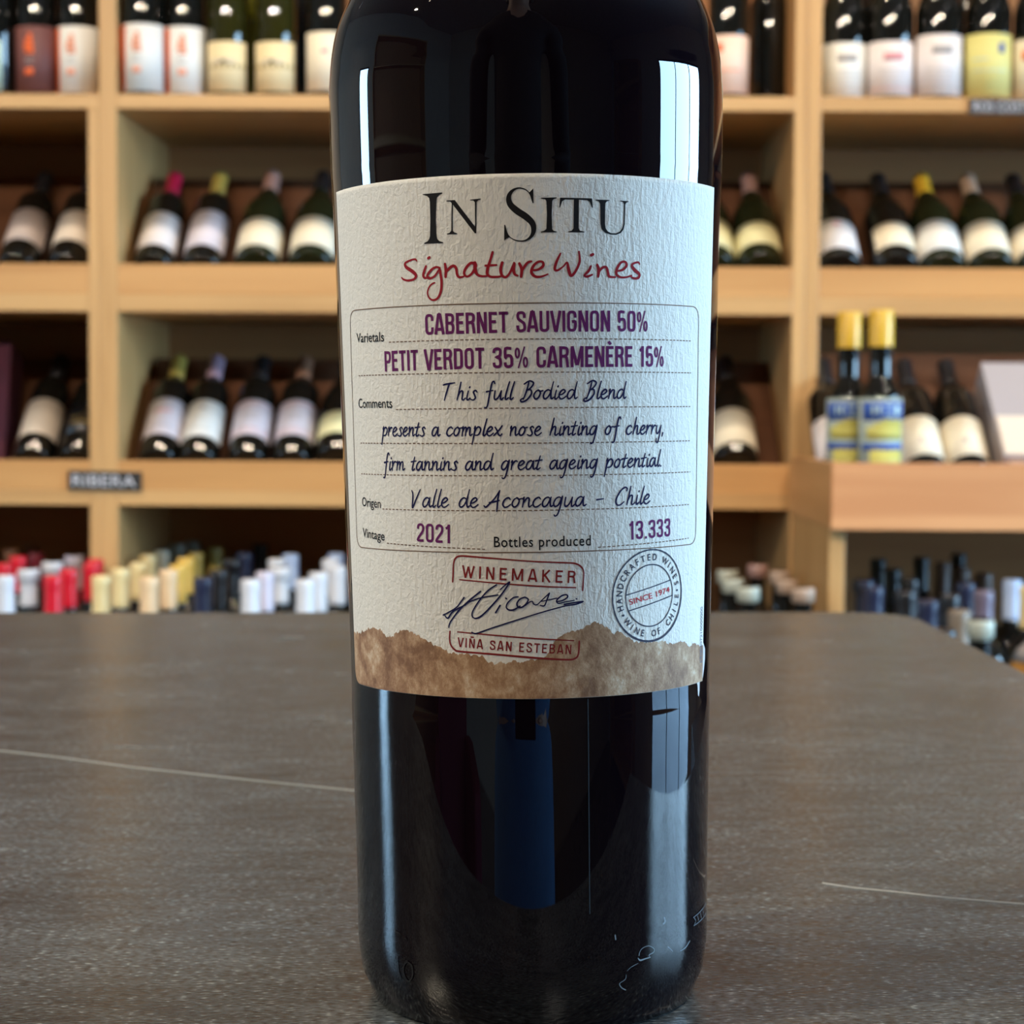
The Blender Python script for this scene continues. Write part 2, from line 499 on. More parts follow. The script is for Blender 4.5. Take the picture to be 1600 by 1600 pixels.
C_BROWN = capmat('brown_foil', (0.22, 0.11, 0.065), 0.4)
C_PINKBR = capmat('pinkish_brown_foil', (0.34, 0.20, 0.17), 0.4)
C_SEAL = capmat('tan_wax_seal', (0.42, 0.30, 0.22), 0.5)
C_CAPY = capmat('bright_yellow_cap', (0.66, 0.39, 0.03), 0.35)
C_CHILI = capmat('crimson_foil', (0.42, 0.01, 0.05), 0.4)
P_WHITE = paper('white_label_paper', (0.74, 0.74, 0.70))
P_PINKW = paper('pinkish_white_label_paper', (0.72, 0.67, 0.66))
P_CREAM = paper('cream_label_paper', (0.78, 0.71, 0.54))
P_CREAM2 = paper('warm_cream_label_paper', (0.72, 0.62, 0.50))
P_BUTTER = paper('butter_yellow_label_paper', (0.74, 0.62, 0.36))
P_YELG = paper('yellow_green_label_paper', (0.66, 0.62, 0.22))
P_PALEY = paper('pale_yellow_label_paper', (0.76, 0.72, 0.40))
P_LILAC = paper('lilac_grey_label_paper', (0.62, 0.57, 0.62))
P_PEACH = paper('pale_peach_label_paper', (0.80, 0.58, 0.46))
P_PBROWN = paper('dull_purple_brown_label_paper', (0.15, 0.055, 0.05))
P_TAUPE = paper('taupe_label_paper', (0.50, 0.42, 0.38))
P_ORANGE = paper('orange_label_ink', (0.75, 0.12, 0.02))
P_LORANGE = paper('faded_orange_label_ink', (0.80, 0.36, 0.24))
P_DARK = paper('dark_label_ink', (0.05, 0.04, 0.03))
P_GREYI = paper('grey_label_ink', (0.36, 0.34, 0.33))
P_BLUE = paper('blue_label_ink', (0.02, 0.075, 0.33))
P_YELLOW = paper('yellow_label_ink', (0.46, 0.42, 0.09))
P_SAGE = paper('grey_green_label_paper', (0.30, 0.36, 0.32))
P_GOLD = paper('dull_gold_label_ink', (0.30, 0.20, 0.05))
P_PINKI = paper('pink_label_ink', (0.66, 0.28, 0.30))
P_MINT = paper('mint_label_paper', (0.45, 0.60, 0.50))

G_DOLIVE = glass_dark('dark_olive_bottle_glass', (0.022, 0.021, 0.004))
def deg(a): return a * PI / 180
def add_label(root, kind, spec, yaw=0.0):
    """spec: dict(m, z0, z1, half, deco=[(mat, a0, a1, z0, z1)])"""
    R = profile(kind)[0]
    h = spec.get('half', 80)
    lo = link('label', label_mesh(R, spec['z0'], spec['z1'], (deg(-h), deg(h)), spec['m']), None, root)
    lo.rotation_euler = (0, 0, yaw)
    for i, (m, a0, a1, z0, z1) in enumerate(spec.get('deco', [])):
        d = link('label_print', label_mesh(R + 0.0004, z0, z1, (deg(a0), deg(a1)), m, 0.0003, 'label_print', 8), None, lo)
def bottle(kind, g, cap, style, capz, loc, rot, label, group, spec=None, yaw=0.0, name='wine_bottle'):
    root = empty(name, loc, rot, label, 'bottle', group)
    link('bottle_glass', glass_mesh(kind, g), None, root)
    if cap is not None: link('capsule', capsule_mesh(kind, cap, style, capz), None, root)
    if spec: add_label(root, kind, spec, yaw)
    return root

# upright bottles on the top shelves
def mark(cz, w, h, m, a=0):
    return [(m, a - w, a + w, cz - h / 2, cz + h / 2)]
ZT = Z_T1 + 0.0004
def upright(px, Y, kind, *a, **k):
    x = at(px, 147, Y).x
    return bottle(kind, *a[:4], (x, Y, ZT), (0, 0, 0), *a[4:], **k)
def tall_label(paperm, band, ink, greyk=True):
    """tall label with a coloured left edge band, a splashy mark, small grey lines and a lower mark"""
    d = [(band, -86, -46, 0.008, 0.125)] if band else []
    a0 = -8
    d += [(ink, a0 - 11, a0 + 11, 0.094, 0.104), (ink, a0 - 15, a0 + 13, 0.083, 0.094), (ink, a0 - 10, a0 + 14, 0.076, 0.083), (ink, a0 - 3, a0 + 9, 0.104, 0.113)]
    d += [(P_GREYI, a0 - 12, a0 + 12, 0.060, 0.0615), (P_GREYI, a0 - 12, a0 + 12, 0.066, 0.0675)]
    d += [(ink, a0 - 12, a0 + 12, 0.038, 0.050)]
    return dict(m=paperm, z0=0.006, z1=0.127, half=84, deco=d)
TG = 'upright bottles on the top shelves'
YT = YF + 0.065
upright(-6, YT, 'bordeaux', G_BLACK, C_BLACK, 'plain', 0.235, 'upright dark bottle with pale green label, cut by the left edge on the top shelf', TG,
        spec=dict(m=P_MINT, z0=0.01, z1=0.10, half=26), yaw=0.1)
upright(58, YT, 'bordeaux', G_BLACK, C_BLACK, 'plain', 0.235, 'upright bottle with dull purple-brown label bearing bright orange marks, top left shelf', TG,
        spec=tall_label(P_PBROWN, None, P_ORANGE))
upright(122.5, YT, 'bordeaux', G_BLACK, C_BLACK, 'plain', 0.235, 'upright bottle with white label and orange edge, just left of the left post', TG,
        spec=tall_label(P_WHITE, P_ORANGE, P_LORANGE))
upright(224, YF + 0.04, 'bordeaux', G_BLACK, C_BLACK, 'plain', 0.235, 'upright bottle with white label and orange edge, just right of the left post', TG,
        spec=tall_label(P_WHITE, P_ORANGE, P_LORANGE))
upright(289, YT, 'bordeaux', G_BLACK, C_BLACK, 'plain', 0.235, 'upright bottle with white label and wide orange edge, second right of the left post', TG,
        spec=tall_label(P_WHITE, P_ORANGE, P_LORANGE), yaw=0.18)
def butter():
    return dict(m=P_BUTTER, z0=0.010, z1=0.100, half=70, deco=[(P_GOLD, -70, 70, 0.052, 0.060), (P_DARK, -30, 28, 0.060, 0.068), (P_CREAM, -40, -10, 0.061, 0.067), (P_CREAM, 2, 30, 0.061, 0.067)])
upright(356, YT, 'bordeaux', G_DOLIVE, C_BLACK, 'plain', 0.235, 'upright olive glass bottle, butter yellow banded label, beside the orange-edged labels', TG, spec=butter())
upright(431, YT, 'bordeaux', G_DOLIVE, C_BLACK, 'plain', 0.235, 'upright olive glass bottle, butter yellow banded label, farther right of its twin', TG, spec=butter())
upright(394, YT + 0.085, 'bordeaux', G_OLIVE, C_BLACK, 'plain', 0.235, 'olive yellow glass bottle standing behind the two butter yellow labels', TG)
upright(511, YT, 'bordeaux', G_BLACK, C_BLACK, 'plain', 0.235, 'upright dark bottle with ivory label and neck label, left of the big bottle', TG,
        spec=dict(m=P_CREAM, z0=0.012, z1=0.118, half=74, deco=[(P_PINKI, -10, 10, 0.08, 0.088)]))
upright(1137, YT, 'bordeaux', G_BLACK, C_BLACK, 'plain', 0.235, 'upright dark bottle with pale peach label, right of the big bottle', TG,
        spec=dict(m=P_PEACH, z0=0.010, z1=0.115, half=70, deco=[(P_ORANGE, -40, -20, 0.085, 0.10), (P_LORANGE, -30, 30, 0.05, 0.055)]))
BL = lambda m, ink, z1=0.103: dict(m=m, z0=0.006, z1=z1, half=78, deco=[(ink, -26, 24, z1 - 0.034, z1 - 0.020), (P_GREYI, -40, 40, 0.052, 0.0532), (P_GREYI, -34, 34, 0.044, 0.0452), (ink, -60, 60, 0.018, 0.0195)])
upright(1318, YT + 0.01, 'burgundy', G_BLACK, C_BLACK, 'plain', 0.235, 'upright bottle with plain white label, first right of the right post', TG, spec=BL(P_WHITE, P_GREYI))
upright(1390, YT - 0.006, 'burgundy', G_BLACK, C_BLACK, 'plain', 0.235, 'upright bottle with white label ruled in pink at the foot, second from the right post', TG, spec=BL(P_PINKW, P_PINKI))
upright(1465, YT - 0.01, 'burgundy', G_BLACK, C_BLACK, 'plain', 0.235, 'upright bottle with tall off-white label, left of the yellow labelled bottle', TG, spec=BL(P_PINKW, P_GREYI, 0.115))
upright(1542, YT - 0.01, 'burgundy', G_BLACK, C_BLACK, 'plain', 0.235, 'upright bottle with yellow-green label and small blue emblem, top right', TG,
        spec=dict(m=P_YELG, z0=0.004, z1=0.117, half=80, deco=[(P_BLUE, 14, 30, 0.082, 0.100), (P_MINT, -50, -10, 0.07, 0.073), (P_MINT, -50, 40, 0.05, 0.052)]))
upright(1618, YT - 0.01, 'burgundy', G_BLACK, C_BLACK, 'plain', 0.235, 'upright bottle with cream label and red mark, cut by the right edge', TG,
        spec=dict(m=P_CREAM, z0=0.006, z1=0.108, half=80, deco=[(P_ORANGE, -50, -28, 0.07, 0.088)]))
for px in (88, 254, 322, 468, 1200):  # dark bottles added so the unlit gaps between labels read black
    upright(px, YT + 0.10, 'bordeaux', G_BLACK, C_BLACK, 'plain', 0.235, {88: 'added dark bottle filling the gap between brown and white labels, top left', 254: 'added dark bottle behind the two orange-edged white labels right of the post', 322: 'added dark bottle filling the gap between orange-edged and butter yellow labels', 468: 'added dark bottle filling the gap between butter yellow and ivory labels', 1200: 'added dark bottle standing in for shade between the peach label and right post'}[px], TG)
for px, t in ((1352, 'upright dark bottle in the second rank behind the white labels, nearest the right post'), (1503, 'upright dark bottle in the second rank behind the yellow labelled bottle')):
    upright(px, YT + 0.10, 'burgundy', G_BLACK, C_BLACK, 'plain', 0.235, t, TG, spec=BL(P_PALEY, P_GREYI))

# bottles lying on the sloping boards
dv = Vector((0, math.cos(EL), math.sin(EL))); nv = Vector((0, -math.sin(EL), math.cos(EL)))
def sloped(px, py, row, kind, g, cap, style, capz, label, spec, yaw=0.0, zs=None, yf=YF, drop=0.0, along=0.012):
    R = profile(kind)[0]
    z0 = {1: Z_A1, 2: Z_B1}[row] if zs is None else zs
    b = Vector((0, yf + 0.072, z0)) + dv * (along + 0.013) + nv * (R + 0.0006)
    mid = b + dv * (spec['z0'] + spec['z1']) * 0.5 + nv * R
    x = at(px, py, mid.y).x
    return bottle(kind, g, cap, style, capz, (x, b.y, b.z), (-(PI / 2 - EL), 0, 0), label, 'bottles lying on the sloping boards', spec=spec, yaw=yaw)
def lab(m, z0, z1, half=80, deco=()):
    return dict(m=m, z0=z0, z1=z1, half=half, deco=list(deco))
LN = lambda a, b, z, m=P_GREYI: (m, a, b, z, z + 0.0015)
sloped(36, 345, 1, 'bordeaux', G_BLACK, C_BLACK, 'plain', 0.235, 'lying bottle with taupe label, far left of the upper sloping row', lab(P_TAUPE, 0.05, 0.145), 0.1)
sloped(112, 350, 1, 'bordeaux', G_BLACK, C_BLACK, 'plain', 0.235, 'lying bottle with white label against the left post, upper sloping row', lab(P_CREAM2, 0.048, 0.14), -0.1)
sloped(245, 365, 1, 'bordeaux', G_BLACK, C_CHILI, 'plain', 0.235, 'lying bottle with crimson capsule, first right of the left post, upper row', lab(P_PINKW, 0.035, 0.135, 80, [LN(-30, 30, 0.10), (P_GREYI, -20, 20, 0.11, 0.116)]))
sloped(320, 360, 1, 'bordeaux', G_BLACK, C_OLIVE, 'plain', 0.235, 'lying bottle with lilac-white label and dull gold capsule, upper row', lab(P_LILAC, 0.035, 0.142, 80, [LN(-30, 30, 0.11)]))
sloped(403, 386, 1, 'burgundy', G_GREEN, C_PINKBR, 'plain', 0.235, 'lying bottle with plain cream label and pinkish capsule, upper row', lab(P_CREAM, 0.022, 0.105, 82))
sloped(487, 384, 1, 'burgundy', G_GREEN, C_BLACK, 'plain', 0.235, 'lying bottle with cream label, upper row, beside the big bottle on its left', lab(P_CREAM, 0.025, 0.11, 82))
sloped(1112, 388, 1, 'burgundy', G_GREEN, C_BLACK, 'plain', 0.235, 'lying bottle with pale yellow label peeping out right of the big bottle, upper row', lab(P_PALEY, 0.03, 0.11, 82))
sloped(1187, 390, 1, 'burgundy', G_GREEN, C_PINKBR, 'plain', 0.235, 'lying bottle with pale cream label left of the right post, upper row', lab(P_PALEY, 0.035, 0.10, 82), -0.1)
sloped(1309, 392, 1, 'burgundy', G_BLACK, C_BLACK, 'plain', 0.235, 'lying bottle with white label and faint red crest, right of the right post, upper row', lab(P_PINKW, 0.022, 0.108, 80, [(P_PINKI, -8, 10, 0.09, 0.098)]))
sloped(1399, 386, 1, 'burgundy', G_BLACK, C_BLACK, 'plain', 0.235, 'lying bottle with smaller cream label twisted leftward, upper right row', lab(P_CREAM, 0.032, 0.10, 66), 0.12)
sloped(1471, 392, 1, 'burgundy', G_GREEN, C_CAPY, 'plain', 0.235, 'lying bottle with bright yellow capsule, upper right row', lab(P_WHITE, 0.022, 0.108, 82))
sloped(1547, 392, 1, 'burgundy', G_GREEN, C_SEAL, 'plain', 0.235, 'lying bottle with creamy white label and tan capsule, upper right row', lab(P_CREAM, 0.022, 0.108, 82))
sloped(1622, 392, 1, 'burgundy', G_GREEN, C_BLACK, 'plain', 0.235, 'lying bottle with cream label cut by the right edge, upper right row', lab(P_CREAM, 0.024, 0.10, 82))
# lower sloping row
sloped(60, 640, 2, 'bordeaux', G_BLACK, C_BLACK, 'plain', 0.235, 'lying bottle with cream and taupe label beside the maroon box, lower row', lab(P_CREAM2, 0.046, 0.142, 80))
sloped(128, 650, 2, 'bordeaux', G_BLACK, C_BLACK, 'plain', 0.235, 'lying black bottle with dull gold lettering against the left post, lower row',
       lab(C_BLACK, 0.05, 0.13, 60, [(P_GOLD, -30, 30, 0.075, 0.082), (P_GOLD, -36, 36, 0.095, 0.0965)]))
sloped(254, 645, 2, 'bordeaux', G_BLACK, C_OLIVE, 'plain', 0.235, 'lying bottle with lilac label and pink script, first right of the left post, lower row', lab(P_LILAC, 0.046, 0.145, 80, [(P_PINKI, -26, 22, 0.108, 0.113), LN(-40, 40, 0.07)]))
sloped(315, 655, 2, 'bordeaux', G_BLACK, C_MAUVE, 'plain', 0.235, 'lying bottle with pale green-white label and mauve capsule, lower row', lab(P_WHITE, 0.042, 0.14, 80, [(P_GREYI, -8, 8, 0.115, 0.122), LN(-30, 30, 0.06)]))
LS = lambda: lab(P_LILAC, 0.046, 0.142, 80, [LN(-60, 60, 0.054, P_PINKI), LN(-60, 60, 0.062, P_PINKI), LN(-60, 60, 0.132, P_PINKI), (P_GREYI, -24, 24, 0.10, 0.103), (P_GREYI, -24, 24, 0.09, 0.092)])
sloped(391, 655, 2, 'bordeaux', G_BLACK, C_BLACK, 'plain', 0.235, 'lying bottle with striped lilac label, left one of the matching pair, lower row', LS())
sloped(460, 655, 2, 'bordeaux', G_BLACK, C_BROWN, 'plain', 0.235, 'lying bottle with striped lilac label, right one of the matching pair, lower row', LS())
sloped(529, 672, 2, 'burgundy', G_BLACK, C_BLACK, 'plain', 0.235, 'lying bottle with pale yellow label half hidden left of the big bottle, lower row', lab(P_PALEY, 0.042, 0.10, 82))
sloped(1148, 690, 2, 'burgundy', G_BLACK, C_BLACK, 'plain', 0.235, 'lying bottle with cream label right of the big bottle, lower row', lab(P_CREAM, 0.022, 0.115, 82))

# maroon gift box in the lower left bay
MAROON = noisy('maroon_card', (0.07, 0.006, 0.022), (0.05, 0.004, 0.018), 30, 0.8)
xr = at(22, 600, 3.64).x
root = empty('gift_box', (xr - 0.06, 3.62, Z_B1 + 0.001), label='dark maroon gift box standing at the left edge of the lower row', cat='box')
b = box('carton', -0.06, 0.055, -0.045, 0.045, 0.042, 0.27, MAROON, root)
b.rotation_euler = (-0.25, 0, 0)
b = box('sleeve_print', -0.045, 0.028, -0.0462, -0.0452, 0.06, 0.19, mat('pink_magenta_print', (0.16, 0.03, 0.09), 0.8), root, bevel=0)
b.rotation_euler = (-0.25, 0, 0)

# projecting shelf: two yellow-capped bottles, lying bottles, white box
def lemon_spec():
    return dict(m=P_SAGE, z0=0.030, z1=0.178, half=82, deco=[(P_BLUE, -60, 66, 0.142, 0.172), (P_YELLOW, -46, 62, 0.112, 0.132), (P_YELLOW, -26, 62, 0.132, 0.139), (P_YELLOW, -6, 62, 0.139, 0.144),
              (P_MINT, -60, 66, 0.107, 0.110), (P_BLUE, -60, 66, 0.094, 0.106), (P_YELLOW, -36, 60, 0.050, 0.096),
              (P_MINT, -30, -24, 0.150, 0.166), (P_MINT, -14, -8, 0.150, 0.166), (P_MINT, 4, 24, 0.150, 0.153), (P_MINT, 4, 24, 0.163, 0.166), (P_MINT, 32, 46, 0.150, 0.166)])
YLm = 3.10
zL = ZPS + 0.0004
for px, t, y in ((1325, 'yellow-capped dark bottle with blue and yellow label, left of the pair, set back', YLm + 0.066),
              (1375, 'yellow-capped dark bottle with blue and yellow label, right of the pair, nearer', YLm)):
    x = at(px, 650, y).x
    bottle('spirit', G_BLACK, C_CAPY, 'screw', 0.260, (x, y, zL), (0, 0, 0), t, 'pair of yellow-capped bottles', spec=lemon_spec(), yaw=(-0.25 if px < 1350 else 0.0), name='liqueur_bottle')
# lying bottles on their own sloping board on the projecting shelf
YP2 = 3.25
bm = bmesh.new()
p = Vector((0, YP2 + 0.072, ZPS)); vv = []
for x in (xl + 0.05, XEND - 0.01):
    for a, b in ((0.016, 0), (0.40, 0), (0.40, -0.012), (0.016, -0.012)):
        q = p + dv * a + nv * b; vv.append(bm.verts.new((x, q.y, q.z)))
for f in ((0, 1, 2, 3), (7, 6, 5, 4), (0, 4, 5, 1), (1, 5, 6, 2), (2, 6, 7, 3), (3, 7, 4, 0)): bm.faces.new([vv[i] for i in f])
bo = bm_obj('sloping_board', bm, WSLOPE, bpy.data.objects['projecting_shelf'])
for px, py, t, m in ((1309, 690, 'lying bottle with pinkish label squeezed left of the yellow-capped pair', P_PINKW),
                  (1443, 690, 'lying bottle with cream label right of the yellow-capped pair', P_CREAM),
                  (1512, 692, 'lying bottle with cream label left of the slanted white box', P_CREAM)):
    sloped(px, py, 2, 'bordeaux', G_BLACK, C_BLACK, 'plain', 0.235, t, lab(m, 0.02, 0.118, 80, [LN(-30, 30, 0.05), (P_TAUPE, -14, -2, 0.05, 0.062)]), zs=ZPS, yf=YP2)
# slanted white carton
root = empty('wine_carton', (0, 0, 0), label='slanted off-white carton at the right edge of the projecting shelf', cat='box')
cx = at(1628, 650, 3.28).x
c = Vector((cx, YP2 + 0.072, ZPS)) + dv * 0.03 + nv * 0.001
bx = box('carton_body', -0.062, 0.12, 0.0, 0.245, 0.0, 0.085, paper('off_white_carton', (0.36, 0.33, 0.34)), root)
bl = box('carton_label', -0.050, 0.11, -0.0012, -0.0002, 0.012, 0.075, P_CREAM2, root, bevel=0)
bt = box('carton_label', -0.058, 0.115, 0.004, 0.10, 0.0852, 0.0862, P_CREAM2, root, bevel=0)
root.location = c; root.rotation_euler = (EL, 0, 0)

# bottles standing on the plinths: only necks and capsules rise above the counter edge
ZCAPTOP = CAMP.z - 0.261
used = []
OBST = [(XLa, XM, YF, YB), (XRa, XRc, YF, YB), (xs, xs + 0.026, YP + 0.035, YF)]
def standing(px, py, cap, style, t, kind='bordeaux', capz=0.235, g=G_BLACK, H=0.30, base=BASEZ, spec=None, zt=None, name='wine_bottle'):
    zt = base + H if zt is None else zt
    d = ray(px, py)
    k = (zt - CAMP.z) / d.z
    p = CAMP + d * k
    R0 = profile(kind)[0]
    y = min(p.y, YB - R0 - 0.008)
    p = CAMP + d * (y / d.y)
    x, y = p.x, p.y
    for _ in range(200):               # nudge apart so that no two bottles share space
        moved = False
        for (ux, uy, ur) in used:
            dx, dy = x - ux, y - uy
            dd = math.hypot(dx, dy); need = ur + R0 + 0.0015
            if dd < need:
                if dd < 1e-6: dx, dy, dd = 0.0, 1.0, 1.0
                x += dx / dd * (need - dd + 0.0003); y += dy / dd * (need - dd + 0.0003)
                moved = True
        y = min(y, YB - R0 - 0.006)
        for (ox0, ox1, oy0, oy1) in OBST:
            gp = R0 + 0.001
            if ox0 - gp < x < ox1 + gp and oy0 - gp < y < oy1 + gp:
                opts = [(x - (ox0 - gp), (ox0 - gp - 1e-4, y)), ((ox1 + gp) - x, (ox1 + gp + 1e-4, y)), (y - (oy0 - gp), (x, oy0 - gp - 1e-4))]
                x, y = min(opts)[1]; moved = True
        if not moved: break
    used.append((x, y, R0))
    return bottle(kind, g, cap, style, capz, (x, y, base + 0.0004), (0, 0, 0), t, 'bottles standing on the low plinths', spec=spec, name=name)
# squat bottle of amber spirit at the right edge
AMB = mat('amber_spirit_glass', (0.36, 0.17, 0.035), 0.08)
dz = BASEZ + 0.245
p = atz(1643, 1008, dz)
used.append((p.x, p.y, 0.06))
rt = empty('spirit_decanter', (p.x, p.y, BASEZ + 0.0004), label='squat decanter of amber spirit at the right edge by the counter', cat='bottle')
link('decanter_liquid', lathe_mesh('decanter_liquid', [(0.055, 0.002), (0.0595, 0.006), (0.0595, 0.19), (0.0585, 0.205), (0.0545, 0.222)], 40), AMB, rt)
CLG = mat('clear_decanter_glass', (0.30, 0.27, 0.25), 0.05)
link('decanter_shoulder', lathe_mesh('decanter_shoulder', [(0.055, 0.2225), (0.048, 0.237), (0.034, 0.250), (0.020, 0.262), (0.015, 0.28), (0.015, 0.34)], 40), CLG, rt)
link('stopper', lathe_mesh('stopper', [(0.012, 0.3405), (0.018, 0.346), (0.020, 0.36), (0.012, 0.37)], 30), C_SEAL, rt)

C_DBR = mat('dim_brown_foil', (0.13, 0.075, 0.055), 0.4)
F = 'below the left rack'
standing(8, 901, C_WHITE, 'plain', 'standing bottle with bluish white capsule cut by the left edge')
standing(77, 901, C_RED, 'plain', 'standing bottle with bright red capsule, lowest and frontmost of the red ones')
standing(155, 901, C_CREAM, 'plain', 'standing bottle with cream-yellow capsule in front of the left post')
standing(233, 903, C_TAN, 'plain', 'standing bottle with tan capsule widening downward, right of the left post')
standing(317, 904, C_NAVY, 'plain', 'standing bottle with navy capsule, frontmost of the dark ones')
standing(391, 907, C_WHITE, 'plain', 'standing bottle with white capsule, front of the middle white file')
standing(477, 907, C_WHITE, 'plain', 'standing bottle with white capsule, left front of the white group by the big bottle')
standing(497, 896, C_WHITE, 'plain', 'standing bottle with white capsule tucked behind the front white one by the big bottle')
standing(45, 888, C_WHITE, 'ring', 'standing bottle with ringed white cap over mauve foil, at far left')
standing(105, 890, C_RED, 'plain', 'standing bottle with bright red capsule, second in the red file')
standing(188, 890, C_CREAM, 'plain', 'standing bottle with cream capsule covering the foot of the left post')
standing(263, 892, C_TAN, 'plain', 'standing bottle with slim tan-gold capsule, right of the widening tan one')
standing(342, 892, C_BLACK, 'plain', 'standing bottle with charcoal capsule behind the navy one')
standing(414, 895, C_LILAC, 'plain', 'standing bottle with pale lilac-white capsule, second in the middle white file')
standing(5, 882, C_RED, 'plain', 'standing bottle with red capsule at the left edge behind the bluish white one')
standing(82, 877, C_WHITE, 'ring', 'standing bottle with ringed white cap between red capsules')
standing(143, 882, C_RED, 'plain', 'standing bottle with red capsule just left of the left post')
standing(216, 881, C_CREAM, 'plain', 'standing bottle with pale cream capsule right of the left post')
standing(278, 884, C_YEL, 'plain', 'standing bottle with yellow-gold capsule, front of the gold file')
standing(362, 873, C_BLACK, 'ring', 'standing bottle with charcoal cap catching a light spot')
standing(438, 885, C_WHITE, 'ring', 'standing bottle with ringed white cap, third in the middle white file')
standing(527, 886, C_WHITE, 'plain', 'standing bottle with white capsule directly left of the big bottle')
standing(28, 871, C_RED, 'plain', 'standing bottle with deeper red capsule behind the ringed white cap at far left')
standing(116, 867, C_LILAC, 'ring', 'standing bottle with tall ringed lilac-white cap behind the red ones')
standing(154, 873, C_RED, 'plain', 'standing bottle with red capsule, rearmost beside the left post')
standing(228, 868, C_CREAM, 'plain', 'standing bottle with pale cream capsule, rear of the cream file')
standing(290, 873, C_YEL, 'plain', 'standing bottle with yellow-gold capsule, second in the gold file')
standing(382, 865, C_NAVY, 'plain', 'standing bottle with navy capsule behind the white file')
standing(432, 875, C_WHITE, 'plain', 'standing bottle with plain white capsule peeping over the middle white file')
standing(516, 875, C_WHITE, 'plain', 'standing bottle with white capsule, rear of the white group by the big bottle')
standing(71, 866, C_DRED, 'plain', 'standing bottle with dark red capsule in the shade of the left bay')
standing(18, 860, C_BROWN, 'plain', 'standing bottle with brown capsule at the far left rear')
standing(252, 860, C_PALEG, 'plain', 'standing bottle with dim pale green capsule near the left rack side')
standing(305, 865, C_OLIVE, 'plain', 'standing bottle with olive-gold capsule, third in the gold file')
standing(336, 857, C_OLIVE, 'plain', 'standing bottle with tall olive-gold capsule left of the black ones')
standing(454, 867, C_BLUEW, 'plain', 'standing bottle with blue-white capsule, rearmost of the middle file')
standing(525, 866, C_BLUEW, 'plain', 'standing bottle with blue-white capsule, rearmost beside the big bottle')
standing(49, 853, C_BROWN, 'plain', 'standing bottle with dim brown capsule at the back of the left bay')
standing(277, 851, C_PALEG, 'plain', 'standing bottle with pale green-grey capsule at the back of the middle bay')
standing(299, 846, C_PALEG, 'plain', 'standing bottle with faint grey capsule, farthest back in the middle bay')
standing(407, 851, C_BLACK, 'plain', 'standing bottle with black capsule, tallest looking in the middle bay')
# right of the big bottle
def seal(t): return t
standing(1255, 917, C_SEAL, 'ring', 'standing black bottle with tan seal, frontmost before the pine side panel', capz=0.274)
standing(1230, 904, C_SEAL, 'ring', 'standing black bottle with tan seal, second before the pine side panel', capz=0.274)
standing(1219, 891, C_SEAL, 'ring', 'standing black bottle with tan seal, third before the pine side panel', capz=0.274)
standing(1184, 881, C_PINKBR, 'ring', 'standing black bottle with dull pinkish seal, rearmost right of the big bottle', capz=0.274)
standing(1169, 916, C_PALEG, 'ring', 'standing black bottle with grey-green seal and blue sheen', capz=0.274)
standing(1145, 903, C_PALEG, 'ring', 'standing black bottle with grey-green seal, second right of the big bottle', capz=0.274)
standing(1137, 890, C_PALEG, 'ring', 'standing black bottle with grey-green seal, farther back right of the big bottle', capz=0.274)
standing(1366, 918, C_NAVY, 'plain', 'standing dark bottle with navy capsule sheen by the right pine panel')
standing(1350, 905, C_NAVY, 'ring', 'standing dark bottle with small bluish glint against the right pine panel')
standing(1450, 939, C_NAVY, 'plain', 'standing dark bottle with blue-grey capsule by the counter edge at right')
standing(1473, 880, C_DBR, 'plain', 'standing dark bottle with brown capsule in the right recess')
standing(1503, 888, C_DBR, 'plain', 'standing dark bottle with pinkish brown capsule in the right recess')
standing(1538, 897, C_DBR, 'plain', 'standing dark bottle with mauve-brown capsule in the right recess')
standing(1509, 912, C_NAVY, 'plain', 'standing dark bottle with navy capsule below the pinkish brown one')
standing(1537, 924, mat('slate_mauve_foil', (0.14, 0.11, 0.15), 0.35), 'plain', 'standing dark bottle with slate-mauve capsule above the pale green cap')
standing(1582, 907, C_BLUEW, 'plain', 'standing bottle with long blue-white capsule near the right edge')
standing(1608, 918, C_CREAM, 'plain', 'standing bottle with cream capsule cut by the right edge')
standing(1499, 955, mat('cream_glint_foil', (0.20, 0.155, 0.11), 0.4), 'plain', 'standing dark bottle with capsule coloured as a small cream glint by the counter edge at right')  # capsule colour stands in for a small cream glint
standing(1532, 967, C_PALEG, 'ring', 'standing bottle with round pale green cap and blue streak, nearest the counter edge', capz=0.272)
standing(1420, 905, C_BLACK, 'plain', 'standing black bottle in the dark right recess, left rear')
standing(1395, 890, C_BLACK, 'plain', 'standing black bottle in the dark right recess, behind the navy sheen one')
standing(1440, 872, C_BLACK, 'plain', 'standing black bottle in the dark right recess, centre rear')
standing(1372, 874, C_BLACK, 'plain', 'standing black bottle rising dark beside the right pine panel')
standing(1498, 866, C_BLACK, 'plain', 'standing black bottle in the dark right recess, right rear')
standing(1415, 925, C_BLACK, 'plain', 'standing black bottle in the dark right recess, near the counter corner')
standing(1480, 930, C_BLACK, 'plain', 'standing black bottle between the blue-grey capsule and the cream glint')
standing(1475, 985, C_BLACK, 'plain', 'standing black bottle just behind the counter edge at right')
